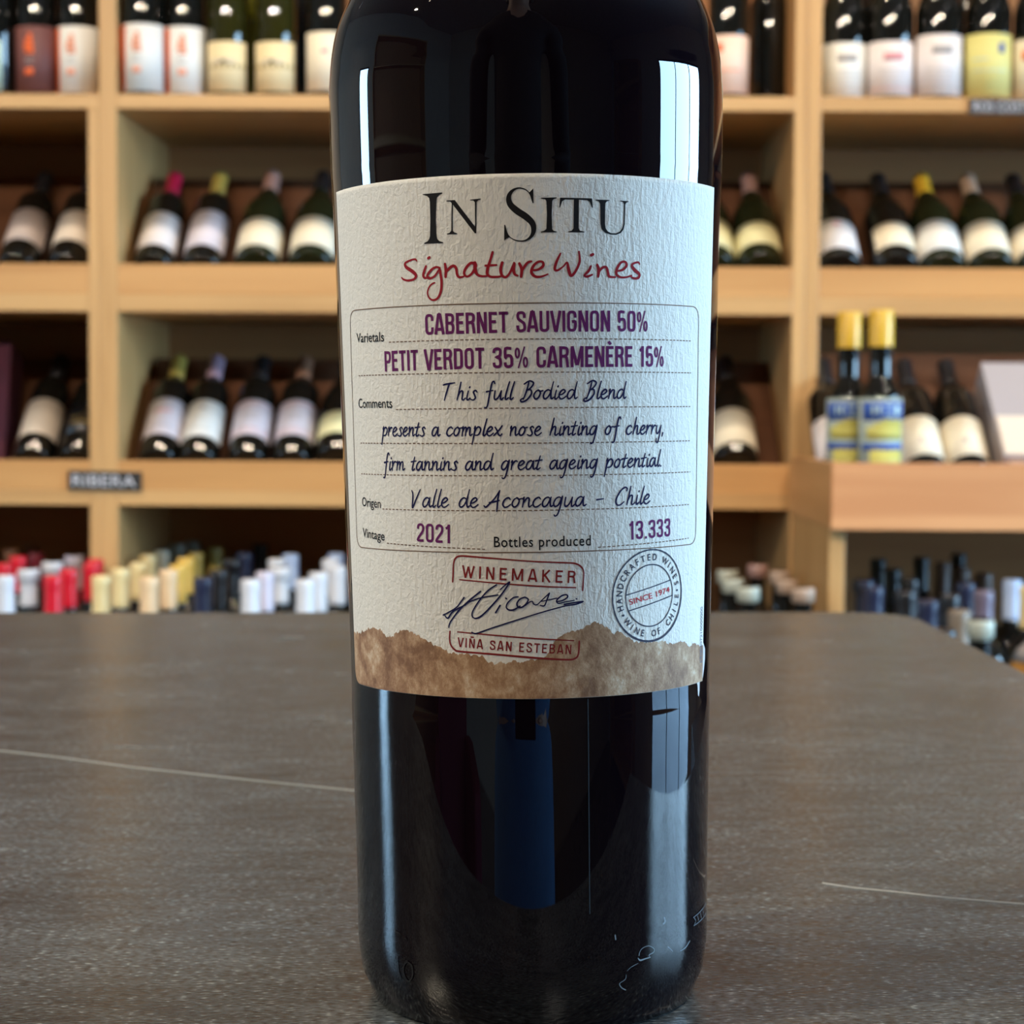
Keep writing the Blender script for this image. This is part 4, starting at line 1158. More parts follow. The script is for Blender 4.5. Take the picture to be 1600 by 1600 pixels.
def pen(pr, s, pa, pb, xh_px, w_px, widen=None, seed=1):
    rnd = random.Random(seed)
    o, t, n, ln = frame(pa, pb)
    tot = 0; lay = []
    for ch in s:
        ad = HW[ch][0] * (widen or {}).get(ch, 1)
        lay.append((ch, tot)); tot += ad
    kx = ln / tot; H = xh_px * MM
    for ch, x0 in lay:
        for st in HW[ch][1]:
            pts = catmull(st, 5)
            P = []
            for x, y in pts:
                q = o + t * ((x0 + x) * kx) + n * (y * H); P.append((q.x, q.y))
            m = len(P)
            ws = [w_px * MM * (0.78 + 0.34 * math.sin(PI * min(1, (i + 1) / m)) + 0.06 * rnd.uniform(-1, 1)) for i in range(m)]
            pr.ribbon(P, ws)
def trace(pr, ox, oy, sc, strokes, unit_w):
    """strokes: lists of (x, y[, w]) in an enlarged crop with origin (ox, oy) and scale sc"""
    for st in strokes:
        pts = [(p[0], p[1], p[2] if len(p) > 2 else 1.0) for p in st]
        cm_ = catmull(pts, 6) if len(pts) > 2 else pts
        P = [inv(ox + x / sc, oy + y / sc) for x, y, _ in cm_]
        ws = [max(0.15, w) * unit_w / sc * MM for _, _, w in cm_]
        if len(P) == 2:
            P2 = subdiv(P, 0.0008); ws = [lerp(ws[0], ws[1], i / (len(P2) - 1)) for i in range(len(P2))]; P = P2
        pr.ribbon(P, ws)
def trace_poly(pr, ox, oy, sc, pts):
    bm = bmesh.new()
    q = [inv(ox + x / sc, oy + y / sc) for x, y in pts]
    f = bm.faces.new([bm.verts.new((a, b, 0)) for a, b in q])
    bmesh.ops.triangulate(bm, faces=[f])
    pr.poly_flat(bm)

# title
pr = Print()
C1 = (620, 280, 4.2105)
trace_poly(pr, *C1, [(172, 106), (300, 95), (300, 102), (280, 112), (266, 128), (262, 150), (258, 270), (262, 380), (268, 402), (282, 415), (306, 422), (306, 428), (182, 433), (182, 427), (204, 416), (215, 400), (220, 380), (222, 270), (219, 160), (214, 132), (200, 118), (172, 111)])
for pg in ([(328, 148), (382, 144), (524, 330), (524, 363), (514, 363), (374, 180), (366, 168), (352, 155), (328, 153)],
           [(362, 160), (370, 168), (369, 345), (378, 357), (397, 363), (397, 369), (330, 371), (330, 366), (348, 360), (359, 347)],
           [(482, 142), (553, 135), (553, 141), (536, 146), (526, 158), (524, 340), (516, 345), (514, 160), (505, 149), (482, 147)],
           [(948, 130), (1052, 127), (1052, 133), (1032, 138), (1023, 150), (1019, 240), (1022, 335), (1032, 347), (1052, 352), (1052, 357), (948, 357), (948, 352), (970, 346), (984, 334), (988, 240), (984, 152), (974, 139), (948, 135)],
           [(1074, 129), (1284, 134), (1289, 196), (1283, 196), (1270, 158), (1250, 145), (1198, 143), (1196, 330), (1205, 347), (1234, 353), (1234, 358), (1126, 357), (1126, 352), (1150, 346), (1162, 330), (1164, 142), (1108, 141), (1088, 152), (1074, 194), (1069, 194)],
           [(1307, 142), (1398, 144), (1398, 149), (1382, 153), (1371, 166), (1369, 300), (1374, 332), (1388, 352), (1410, 362), (1440, 363), (1466, 352), (1482, 330), (1490, 300), (1494, 172), (1486, 158), (1468, 153), (1468, 148), (1521, 152), (1521, 157), (1508, 162), (1502, 175), (1498, 305), (1490, 338), (1472, 362), (1442, 374), (1405, 372), (1370, 360), (1347, 335), (1340, 300), (1337, 168), (1328, 153), (1307, 147)]):
    trace_poly(pr, *C1, pg)
trace(pr, *C1, [[(890, 150, .4), (878, 112, .5), (858, 84, .7), (826, 68, .8), (790, 68, 1.2), (756, 88, 2.2), (737, 125, 3.4), (746, 172, 4.2), (790, 215, 4.8), (850, 255, 4.8), (892, 298, 4.2), (900, 345, 3.4), (884, 384, 2.2), (848, 410, 1.2), (806, 414, .8), (764, 402, .7), (732, 372, .5), (714, 318, .4)]], 9)
trace_poly(pr, *C1, [(898, 68), (900, 165), (893, 165), (884, 130), (870, 96), (886, 80)])
trace_poly(pr, *C1, [(707, 308), (714, 308), (724, 350), (742, 388), (722, 398), (710, 411), (707, 411)])
pr.build('title_lettering', I_BLACK, label='black serif lettering IN SITU')

pr = Print()
sig = [
 [(133, 545, .6), (122, 534, .8), (88, 542, .8), (56, 562, 1.1), (66, 588, 1.5), (106, 615, 1.6), (127, 640, 1.4), (116, 664, 1.0), (78, 674, .9), (48, 668, .8), (34, 655, .6)],
 [(193, 580, .9), (182, 612, 1.2), (176, 642, 1.2), (188, 658, .9), (214, 650, .6)], [(208, 527, 1.2), (216, 522, 1.2)],
 [(284, 592, 1.0), (258, 586, .9), (226, 606, 1.1), (202, 642, 1.1), (216, 660, 1.0), (250, 645, .9), (282, 602, .9), (290, 640, 1.2), (296, 690, 1.2), (290, 750, 1.2), (268, 792, 1.0), (236, 802, .8), (210, 782, .7), (204, 745, .7), (222, 706, .7), (250, 688, .7)],
 [(318, 565, 1.1), (324, 605, 1.3), (322, 650, 1.1)], [(324, 622, .7), (350, 590, 1.2), (376, 578, 1.2), (392, 596, 1.2), (398, 634, 1.2), (412, 652, 1.0), (440, 648, .8)],
 [(512, 562, 1.2), (486, 560, 1.2), (456, 592, 1.2), (444, 628, 1.1), (464, 648, .9), (496, 626, 1.0), (520, 580, 1.2), (514, 556, 1.0), (516, 600, 1.5), (530, 634, 1.2), (560, 645, .9), (590, 645, .8)],
 [(631, 488, 1.1), (616, 540, 1.1), (600, 590, 1.3), (596, 630, 1.2), (616, 648, 1.0), (660, 650, .9), (690, 645, .8)], [(584, 576, .9), (656, 572, .8)],
 [(694, 556, 1.2), (684, 600, 1.3), (692, 640, 1.1), (718, 652, 1.0), (746, 620, 1.0), (772, 562, 1.1), (768, 600, 1.4), (776, 632, 1.1), (796, 642, .8)],
 [(806, 562, 1.1), (822, 600, 1.3), (818, 648, 1.2)], [(820, 622, .8), (838, 585, 1.1), (862, 556, 1.1), (886, 548, .8)],
 [(892, 606, .8), (930, 602, 1.0), (962, 578, 1.2), (958, 552, 1.0), (928, 552, 1.0), (896, 582, 1.2), (886, 622, 1.2), (912, 648, 1.1), (952, 648, .9), (994, 632, .6)],
 [(1077, 496, .7), (1060, 530, 1.0), (1044, 570, 1.2), (1040, 602, 1.1), (1060, 606, .9), (1096, 580, .7), (1120, 556, .8), (1130, 600, 1.4), (1146, 642, 1.2), (1176, 612, 1.1), (1202, 550, 1.1), (1198, 484, .8)],
 [(1276, 580, .9), (1262, 610, 1.2), (1234, 640, .8), (1252, 648, 1.0), (1284, 636, .8)], [(1278, 508, 1.2), (1290, 502, 1.2)],
 [(1318, 572, 1.2), (1328, 604, 1.3), (1324, 648, 1.1)], [(1326, 622, .8), (1352, 590, 1.1), (1378, 588, 1.1), (1388, 620, 1.2), (1398, 648, 1.1), (1436, 652, .8)],
 [(1446, 612, .8), (1484, 604, 1.0), (1510, 576, 1.2), (1502, 552, 1.0), (1474, 556, 1.0), (1448, 596, 1.2), (1444, 632, 1.2), (1470, 652, 1.0), (1510, 652, .8), (1545, 640, .6)],
 [(1596, 566, .7), (1586, 554, .9), (1556, 562, .9), (1546, 578, 1.2), (1566, 606, 1.5), (1594, 632, 1.3), (1588, 656, 1.1), (1560, 660, 1.0), (1534, 644, .7)],
]
trace(pr, *C1, sig, 15.5)
pr.build('script_lettering', I_RED, label='red brush lettering reading Signature Wines')

# the ruled panel
pr = Print()
TL, TR, BR, BL_ = inv(547, 487.5), inv(1091.5, 481.5), inv(1086.5, 851), inv(558.5, 856)
crn = [TL, TR, BR, BL_]
path = []
rr = 0.0026
for i in range(4):
    c = Vector(crn[i]); a = Vector(crn[i - 1]); b = Vector(crn[(i + 1) % 4])
    p0 = c + (a - c).normalized() * rr; p2 = c + (b - c).normalized() * rr
    for k in range(9):
        t = k / 8; q = p0 * (1 - t) ** 2 + c * 2 * t * (1 - t) + p2 * t * t
        path.append((q.x, q.y))
pr.ribbon(subdiv(path, 0.0007, True), 0.00017, closed=True)
pr.build('panel_outline', I_DOT)
pr = Print()
for pa, pb in (((608, 536.5), (1079, 534.5)), ((561, 588.8), (1079, 584.4)), ((619, 641.6), (1078, 636.9)), ((564, 693.9), (1078, 690.3)),
               ((565, 742), (1078, 738.9)), ((598, 796.9), (1076.5, 789.8)), ((605, 850.3), (758, 859.9)), ((934, 856.9), (1075.6, 842.4))):
    o, t, n_, ln = frame(pa, pb)
    k = 0.0
    while k < ln:
        e2 = min(k + 0.00062, ln)
        q0 = o + t * k; q1 = o + t * e2
        pr.ribbon([(q0.x, q0.y), (q1.x, q1.y)], 0.00017, cap=False)
        k += 0.00098
pr.build('dotted_rules', I_DOT)['kind'] = 'stuff'

for words_, args in (('CABERNET SAUVIGNON 50%', ((664.5, 525.3), (1012, 520.3), 32.5)), ('PETIT VERDOT 35% CARMENÈRE 15%', ((601.5, 582.4), (1037, 575), 32.5)),
                     ('2021', ((651, 847.6), (705.5, 850.8), 29.5)), ('13.333', ((982, 845.4), (1047.5, 839.5), 29.5))):
    pr = Print(); condensed(pr, words_, *args)
    pr.build('grape_lettering' if len(words_) > 9 else 'number_lettering', I_PURP, label='purple condensed lettering ' + words_)
for words_, args in (('Varietals', ((558, 537), (600.5, 535), 14.5, 0.008)), ('Comments', ((561, 639), (613.5, 638.8), 14.5, 0.006)), ('Origen', ((566.5, 792), (595.5, 795.5), 14, 0.008)),
                     ('Vintage', ((567.5, 840), (601.5, 846.5), 14, 0.008)), ('Bottles produced', ((772, 856.4), (923, 853.8), 15.5, 0.008, 1.1))):
    pr = Print(); sans(pr, words_, *args)
    pr.build('caption_lettering', I_BLACK, label='small black caption ' + words_)
pr = Print()
pen(pr, 'This full Bodied Blend', (693, 627), (978, 624.5), 14.5, 2.5, {'T': 1.15}, 1)
pen(pr, 'presents a complex nose hinting of cherry,', (598, 683), (1037, 679.5), 14.0, 2.5, None, 2)
pen(pr, 'firm tannins and great ageing potential.', (600, 736), (1034, 730), 14.0, 2.5, None, 3)
pen(pr, 'Valle de Aconcagua - Chile', (643, 793.5), (1016, 788.5), 15.0, 2.5, {' ': 1.2}, 4)
pr.build('handwritten_lettering', I_NAVY, label='navy handwriting describing the blend and Valle de Aconcagua - Chile')

# winemaker stamps and signature
C8 = (680, 860, 6.4)
pr = Print()
trace(pr, *C8, [[(176, 325, 1), (182, 230, 1), (186, 140, 1), (206, 88, 1), (262, 66, 1), (420, 78, 1), (700, 100, .8), (1000, 122, .8), (1300, 134, .9), (1400, 142, 1), (1460, 176, 1), (1484, 225, .8), (1482, 300, .8), (1474, 410, 1)],
                [(245, 303, .7), (700, 345, .8), (1100, 372, .8), (1405, 383, .7)],
                [(150, 820, 1), (146, 900, 1), (160, 960, 1), (200, 1005, 1.1), (260, 1022, 1.1), (600, 1050, 1.1), (1000, 1085, 1.2), (1300, 1103, 1.1), (1390, 1094, 1.1), (1430, 1050, 1), (1440, 920, 1)],
                [(225, 825, .7), (600, 860, .8), (1000, 892, .8), (1385, 913, .7)]], 17)
condensed(pr, 'WINEMAKER', (722, 904), (900, 913), 19.5, 0.15, 0.16)
condensed(pr, 'VIÑA SAN ESTEBAN', (715, 1012), (893, 1024), 15.0, 0.15, 0.1)
pr.build('stamp_lettering', I_STAMP, label='brick red stamps WINEMAKER and VIÑA SAN ESTEBAN')
pr = Print()
trace(pr, *C8, [[(82, 657, .9), (150, 622, .9), (215, 580, .9), (262, 520, .9), (290, 482, 1)], [(95, 655, .7), (130, 688, 1), (180, 622, 1), (300, 556, .8)],
                [(455, 420, 1), (330, 522, 1), (240, 610, 1), (172, 700, 1), (146, 745, 1), (138, 782, .8)], [(300, 560, .8), (345, 524, .8), (470, 482, .8), (630, 455, .7)],
                [(612, 355, .9), (520, 420, .9), (430, 530, .9), (375, 625, .9), (374, 672, .9), (410, 690, .9), (470, 660, 1), (560, 570, 1), (640, 480, 1), (700, 400, .9), (745, 328, .9), (700, 358, .8), (652, 402, .8)],
                [(650, 560, 1), (605, 632, 1)], [(706, 488, 1), (714, 494, 1)],
                [(830, 474, .8), (780, 484, .8), (726, 535, .9), (712, 580, .9), (740, 606, 1), (790, 602, 1), (850, 566, .8)],
                [(896, 478, .9), (850, 496, 1), (818, 540, 1), (832, 578, 1), (872, 576, 1), (912, 540, 1), (930, 500, .9), (900, 478, .8)],
                [(900, 562, .7), (940, 530, .7), (972, 520, .7), (985, 548, .7), (1020, 552, .7), (1070, 505, .7), (1142, 438, .9)], [(1142, 438, .9), (1118, 500, .9), (1092, 562, .9), (1050, 560, .7)], [(1060, 520, .7), (1140, 505, .7), (1215, 488, .7)],
                [(1212, 522, .8), (1270, 512, .9), (1322, 478, 1), (1310, 454, .9), (1262, 466, .9), (1214, 510, .9), (1232, 540, .8), (1300, 525, .7), (1390, 510, .7)],
                [(1290, 550, .9), (1380, 534, .9), (1476, 522, 1), (1400, 550, .9), (1300, 566, .8), (1100, 620, .8), (850, 696, .8), (600, 776, .8), (440, 832, .9), (400, 842, 1), (368, 830, .9)], [(1408, 494, .8), (1416, 497, .8)]], 16)
pr.build('pen_signature', I_NAVY, 0.00009, label='navy pen signature between the two red stamps')

# round stamp
cu, cz = inv(1008.5, 932)
uL, uR = inv(955.8, 935)[0], inv(1064.5, 930)[0]
zT, zB = inv(1015, 859.5)[1], inv(1005, 1005.5)[1]
ra_, rb_ = (uR - uL) / 2, (zT - zB) / 2
cu, cz = (uL + uR) / 2, (zT + zB) / 2
print('STAMP', ra_, rb_)
ro = (ra_ + rb_) / 2
def cir(r, a): return (cu + r * ra_ / ro * math.cos(a), cz + r * rb_ / ro * math.sin(a))
pr = Print()
pr.ribbon([cir(ro * .985, 2 * PI * i / 120) for i in range(120)], [0.00028 + 0.00016 * max(0, math.sin(2 * PI * i / 120 * 1 + 2.6)) + 0.00004 * math.sin(i * 2.1) for i in range(120)], closed=True)
ri = ro * 0.665
pr.ribbon([cir(ri, 2 * PI * i / 100) for i in range(100)], 0.00022, closed=True)
tilt = math.atan2(inv(1047, 906.7)[1] - inv(977.5, 931.5)[1], inv(1047, 906.7)[0] - inv(977.5, 931.5)[0])
for hgt in (0.26, -0.26):
    half = math.acos(hgt)
    pr.ribbon(subdiv([cir(ri, PI - half + PI / 2 - PI / 2 + tilt if False else tilt + (PI / 2 + (PI / 2 - math.asin(hgt)))), cir(ri, tilt + math.asin(hgt))]), 0.0002, cap=False)
def ringtext(s, a_start, a_end, r, h, bottom=False):
    n_ = len(s)
    for i, ch in enumerate(s):
        if ch == ' ': continue
        a = a_start + (a_end - a_start) * i / (n_ - 1)
        me = text_mesh(ch, h, None, 1, 0.014)
        xs_ = [v.co.x for v in me.vertices]; w_ = (max(xs_) + min(xs_)) / 2
        bm = bmesh.new(); bm.from_mesh(me); bpy.data.meshes.remove(me)
        k = 0.86
        for v in bm.verts:
            x = (v.co.x - w_) * k; y = v.co.y - h / 2
            if not bottom:
                q = cir(r + y, a - x / r)
            else:
                q = cir(r - y, a + x / r)
            v.co = Vector((q[0], q[1], 0))
        pr.poly_flat(bm)
rm = ro * 0.825
ringtext('HANDCRAFTED WINES', rad(197), rad(15), rm, 0.00118)
ringtext('WINE OF CHILE', rad(221), rad(355), rm, 0.00118, True)
for a in (208, 4):
    c = cir(rm, rad(a)); pr.ribbon([(c[0] - 0.0001, c[1]), (c[0] + 0.0001, c[1])], 0.0004)
pr.build('round_stamp', I_SLATE, 0.00008, label='slate grey round stamp HANDCRAFTED WINES, WINE OF CHILE')
pr = Print()
sans(pr, 'SINCE 1974', (983.5, 947), (1046, 926.5), 8.6, 0.006)
pr.build('stamp_date', I_PINK, 0.00008, label='red lettering SINCE 1974')
pr = Print()
me = text_mesh('ET00407210000000', 4.4 * MM * 1.6, (1036 - 949) * MM)
o_ = inv(1096.3, 1036); o2 = inv(1097.5, 949)
bm = bmesh.new(); bm.from_mesh(me); bpy.data.meshes.remove(me)
t_ = (Vector(o2) - Vector(o_)); ln_ = t_.length; t_.normalize()
nn_ = Vector((-t_.y, t_.x))
wx = max(v.co.x for v in bm.verts)
for v in bm.verts:
    q = Vector(o_) + t_ * (v.co.x * ln_ / wx) + nn_ * v.co.y * 1.5; v.co = Vector((q.x, q.y, 0))
pr.poly_flat(bm)
pr.build('edge_code', I_TXT, label='tiny grey code ET00407210000000 running up the right edge')

# printed mountains along the foot of the label
MT = mat('mountain_print', (0.42, 0.25, 0.13), 0.7)
t1 = N(MT, 'ShaderNodeTexCoord'); m1 = N(MT, 'ShaderNodeMapping'); m1.inputs['Rotation'].default_value = (0, 0.5, 0); m1.inputs['Scale'].default_value = (420, 300, 230)
n1_ = N(MT, 'ShaderNodeTexNoise'); n1_.inputs['Scale'].default_value = 1; n1_.inputs['Detail'].default_value = 12; n1_.inputs['Roughness'].default_value = 0.85; n1_.inputs['Distortion'].default_value = 0.15
L(MT, t1.outputs['Object'], m1.inputs[0]); L(MT, m1.outputs[0], n1_.inputs['Vector'])
r1_ = ramp(MT, [(0.42, (0.20, 0.095, 0.042)), (0.49, (0.33, 0.18, 0.09)), (0.55, (0.47, 0.30, 0.17)), (0.66, (0.72, 0.62, 0.48))])
n2_ = N(MT, 'ShaderNodeTexNoise'); n2_.inputs['Scale'].default_value = 95; n2_.inputs['Detail'].default_value = 5; n2_.inputs['Distortion'].default_value = 1.5
L(MT, t1.outputs['Object'], n2_.inputs['Vector'])
mxm = N(MT, 'ShaderNodeMix', data_type='FLOAT'); mxm.inputs[0].default_value = 0.42
L(MT, n1_.outputs[0], mxm.inputs[2]); L(MT, n2_.outputs[0], mxm.inputs[3])
L(MT, mxm.outputs[0], r1_.inputs[0]); L(MT, r1_.outputs[0], bsdf(MT).inputs['Base Color'])
nb = N(MT, 'ShaderNodeTexNoise'); nb.inputs['Scale'].default_value = 1000; bb = N(MT, 'ShaderNodeBump'); bb.inputs['Strength'].default_value = 0.3; bb.inputs['Distance'].default_value = 0.0003
L(MT, t1.outputs['Object'], nb.inputs['Vector']); L(MT, nb.outputs[0], bb.inputs['Height']); L(MT, bb.outputs[0], bsdf(MT).inputs['Normal'])
ridge = [(85, 170), (130, 165), (165, 150), (210, 130), (290, 130), (330, 165), (350, 205), (400, 200), (440, 165), (480, 145), (550, 150), (620, 190), (700, 230), (790, 285), (860, 310), (900, 350), (950, 345), (1100, 360), (1180, 370), (1230, 420), (1300, 440), (1340, 420), (1380, 440), (1430, 410), (1540, 425)]
rp = [(540 + x / 5.517, 960 + y / 5.517) for x, y in ridge]
rp += [(820 + x / 5.333, 960 + y / 5.333) for x, y in [(0, 398), (60, 392), (150, 380), (205, 330), (240, 250), (285, 200), (350, 160), (430, 140), (480, 125), (520, 95), (560, 72), (640, 85), (690, 120), (740, 170), (780, 150), (830, 180), (900, 230), (1000, 245), (1150, 230), (1210, 255), (1250, 250), (1320, 228), (1370, 280), (1410, 245), (1440, 265), (1475, 268)]]
rl = [inv(*p) for p in rp]
rnd = random.Random(5)
us, zs_ = [], []
k = 0; u = rl[0][0]
def ridge_z(u):
    for (a, za), (b, zb2) in zip(rl, rl[1:]):
        if a <= u <= b: return lerp(za, zb2, (u - a) / max(1e-9, b - a))
    return rl[-1][1] if u > rl[-1][0] else rl[0][1]
uA, uB = edge_u(zbotL + 0.006, -1) + 0.00002, edge_u(zbotL + 0.006, 1) - 0.00002
pr = Print(); cols = 330; rows_ = 24
for i in range(cols + 1):
    u = lerp(uA, uB, i / cols)
    zt_ = ridge_z(u) + rnd.uniform(-1, 1) * 0.00022 + 0.00020 * math.sin(i * .9) * math.sin(i * .23)
    for j in range(rows_ + 1):
        z = lerp(zbotL + 0.00004, zt_, j / rows_)
        uu = u
        el, er = edge_u(z, -1) + 0.00002, edge_u(z, 1) - 0.00002
        uu = min(max(lerp(el, er, i / cols), el), er) if (i < 12 or i > cols - 12) else u
        pr.v.append((uu, z))
for i in range(cols):
    for j in range(rows_):
        a = i * (rows_ + 1) + j; pr.f.append((a, a + rows_ + 1, a + rows_ + 2, a + 1))
mo = pr.build('mountain_print', MT, 0.00003, label='brown printed mountain range along the foot of the label')

# glue remnants below the label at right, marks in the glass
GLUE = mat('torn_paper_glue', (0.55, 0.52, 0.50), 0.7)
pr = Print()
def ipoly(pts): 
    q = [inv(*p) for p in pts]; n_ = len(pr.v); pr.v += q; pr.f.append(tuple(range(n_, n_ + len(q))))
ipoly([(1088.5, 1055), (1093.5, 1052), (1094, 1064), (1094, 1080), (1093, 1090), (1091.5, 1088), (1091, 1074), (1089, 1064)])
ipoly([(1097, 1050), (1101, 1046), (1099.5, 1058), (1098, 1066), (1096.5, 1062)])
ipoly([(1099.5, 1005), (1102.5, 1015), (1102.5, 1030), (1101, 1046), (1098, 1050), (1099, 1020)])
pr.build('glue_remnant', GLUE, 0.00008, parent=hero, base=0.0, label='pale torn paper remnant beside the label')
EMB = mat('embossed_glass', (0.012, 0.012, 0.014), 0.12, spec=0.9)
pr = Print()
C10 = (540, 1400, 5.333)
trace(pr, *C10, [[(428, 520), (430, 580), (438, 640), (455, 695)], [(512, 556), (485, 590), (478, 640), (498, 700), (525, 720), (552, 690), (558, 640), (545, 585), (512, 556)], [(405, 300), (430, 310), (455, 328)], [(490, 360), (502, 364)]], 13)
g = pr.build('embossed_mark', EMB, 0.00022, parent=hero, base=0.0, label='embossed number 10 in the glass near the foot')
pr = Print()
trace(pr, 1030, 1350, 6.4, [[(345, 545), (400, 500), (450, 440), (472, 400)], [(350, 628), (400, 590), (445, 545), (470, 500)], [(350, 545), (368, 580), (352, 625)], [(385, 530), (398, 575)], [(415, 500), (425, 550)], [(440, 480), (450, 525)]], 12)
pr.build('embossed_mark', mat('embossed_glass_lit', (0.10, 0.12, 0.14), 0.2), 0.00015, parent=hero, base=0.0)  # light caught by the raised glass is painted into this paler colour
SCF = mat('glass_scuff', (0.16, 0.19, 0.22), 0.5)
pr = Print()
trace(pr, 900, 1400, 6.957, [[(680, 690, .8), (705, 712, 1.4), (760, 695, 1.2), (812, 680, 1)], [(690, 660, .8), (700, 620, .6), (730, 580, .6), (800, 556, .5), (855, 590, .7), (848, 625, 1), (800, 655, .8), (815, 680, .5)], [(550, 870, .5), (540, 920, .6), (480, 965, .8), (500, 1010, 1), (545, 1035, .9)],
      [(680, 745, .4), (600, 790, .5), (560, 830, .4)], [(1140, 610, .8), (1200, 570, 1), (1245, 500, 1)], [(1005, 565, .8), (1060, 615, .6)], [(430, 440, 1.4), (436, 485, 1.4)], [(965, 250, 2), (975, 290, 2.4), (955, 315, 1.6)]], 13)
pr.build('scuff_mark', SCF, 0.00006, parent=hero, base=0.0, label='pale scuff marks near the foot of the glass')
pr = Print()
P = [inv(919, 1094), inv(920.5, 1250), inv(922, 1430)]
pr.ribbon(subdiv(P, 0.002), 0.00022, cap=False)
pr.build('mould_seam', mat('mould_seam_glass', (0.03, 0.045, 0.06), 0.25, spec=1.0), 0.00008, parent=hero, base=0.0, label='thin vertical mould seam in the glass')
# ------------------------------------------------------------------ what stands behind the camera and shows in the glass
def cabinet(label, x0, x1, y0, y1, ztop, n):
    root = empty('display_cabinet', (0, 0, 0), label=label, cat='shelving')
    box('side_panel', x0, x1, y0, y0 + 0.03, 0, ztop, WZ, root)
    box('side_panel', x0, x1, y1 - 0.03, y1, 0, ztop, WZ, root)
    xb0, xb1 = (x0, x0 + 0.012) if x0 < 0 else (x1 - 0.012, x1)
    box('back_panel', xb0, xb1, y0 + 0.031, y1 - 0.031, 0, ztop, WBACK, root, bevel=0)
    for i in range(n + 1):
        z = 0.06 + (ztop - 0.10) * i / n
        box('shelf_board', (xb1 + 0.001) if x0 < 0 else x0, x1 if x0 < 0 else xb0 - 0.001, y0 + 0.031, y1 - 0.031, z, z + 0.03, WY, root)
    return root
cabinet('pine display cabinet along the left wall beside the photographer', X0 + 0.01, X0 + 0.42, -1.5, 0.75, 2.3, 5)
cabinet('pine display cabinet along the right wall behind the photographer', X1 - 0.42, X1 - 0.01, -2.7, -1.25, 2.3, 5)
VEL = mat('maroon_velvet', (0.10, 0.004, 0.022), 0.8)
arm = empty('armchair', (-1.25, -0.75, 0), (0, 0, rad(-55)), 'maroon upholstered armchair behind the photographer, seen only mirrored in the bottle', 'chair')
box('seat', -0.28, 0.28, -0.28, 0.30, 0.14, 0.44, VEL, arm, bevel=0.03)
box('backrest', -0.34, 0.34, -0.40, -0.282, 0.14, 0.98, VEL, arm, bevel=0.04)
box('armrest', -0.40, -0.285, -0.28, 0.28, 0.14, 0.64, VEL, arm, bevel=0.03)
box('armrest', 0.285, 0.40, -0.28, 0.28, 0.14, 0.64, VEL, arm, bevel=0.03)
for sx in (-1, 1):
    for sy in (-1, 1):
        box('leg', sx * 0.30 - 0.02, sx * 0.30 + 0.02, sy * 0.24 - 0.02, sy * 0.24 + 0.02, 0, 0.14, DKW, arm)

def skinned(name, verts, edges, root_i, m, parent, lv=2):
    """one continuous surface grown round a skeleton of joints: verts = (x, y, z, rx, ry)"""
    me = bpy.data.meshes.new(name)
    me.from_pydata([v[:3] for v in verts], edges, [])
    o = link(name, me, None, parent)
    sk = o.modifiers.new('skin', 'SKIN')
    if not me.skin_vertices:
        bm = bmesh.new(); bm.from_mesh(me); bm.verts.layers.skin.verify(); bm.to_mesh(me); bm.free()
    for i, v in enumerate(verts):
        me.skin_vertices[0].data[i].radius = (v[3], v[4] if len(v) > 4 else v[3])
        me.skin_vertices[0].data[i].use_root = (i == root_i)
    sk.use_smooth_shade = True
    ss = o.modifiers.new('smooth', 'SUBSURF'); ss.levels = lv; ss.render_levels = lv
    me.materials.append(m)
    return o
SKINM = mat('skin', (0.55, 0.31, 0.22), 0.5)
KNIT = noisy('black_knit', (0.012, 0.012, 0.014), (0.008, 0.008, 0.009), 200, 0.85, 0.3)
DENIM = noisy('blue_denim', (0.05, 0.17, 0.38), (0.035, 0.12, 0.29), 300, 0.85, 0.3)
HAIRM = mat('dark_brown_hair', (0.03, 0.016, 0.010), 0.55)
SHOE = mat('black_shoe_leather', (0.015, 0.014, 0.014), 0.4)
PB = -0.20
per = empty('person', (-0.045, PB, 0), label='person in black jumper and blue jeans photographing the bottle, mirrored in its glass', cat='person')
V, E = [], []
def j(x, y, z, r, r2=None, to=None):
    V.append((x, y, z, r, r2 if r2 else r)); i = len(V) - 1
    if to is not None: E.append((to, i))
    return i
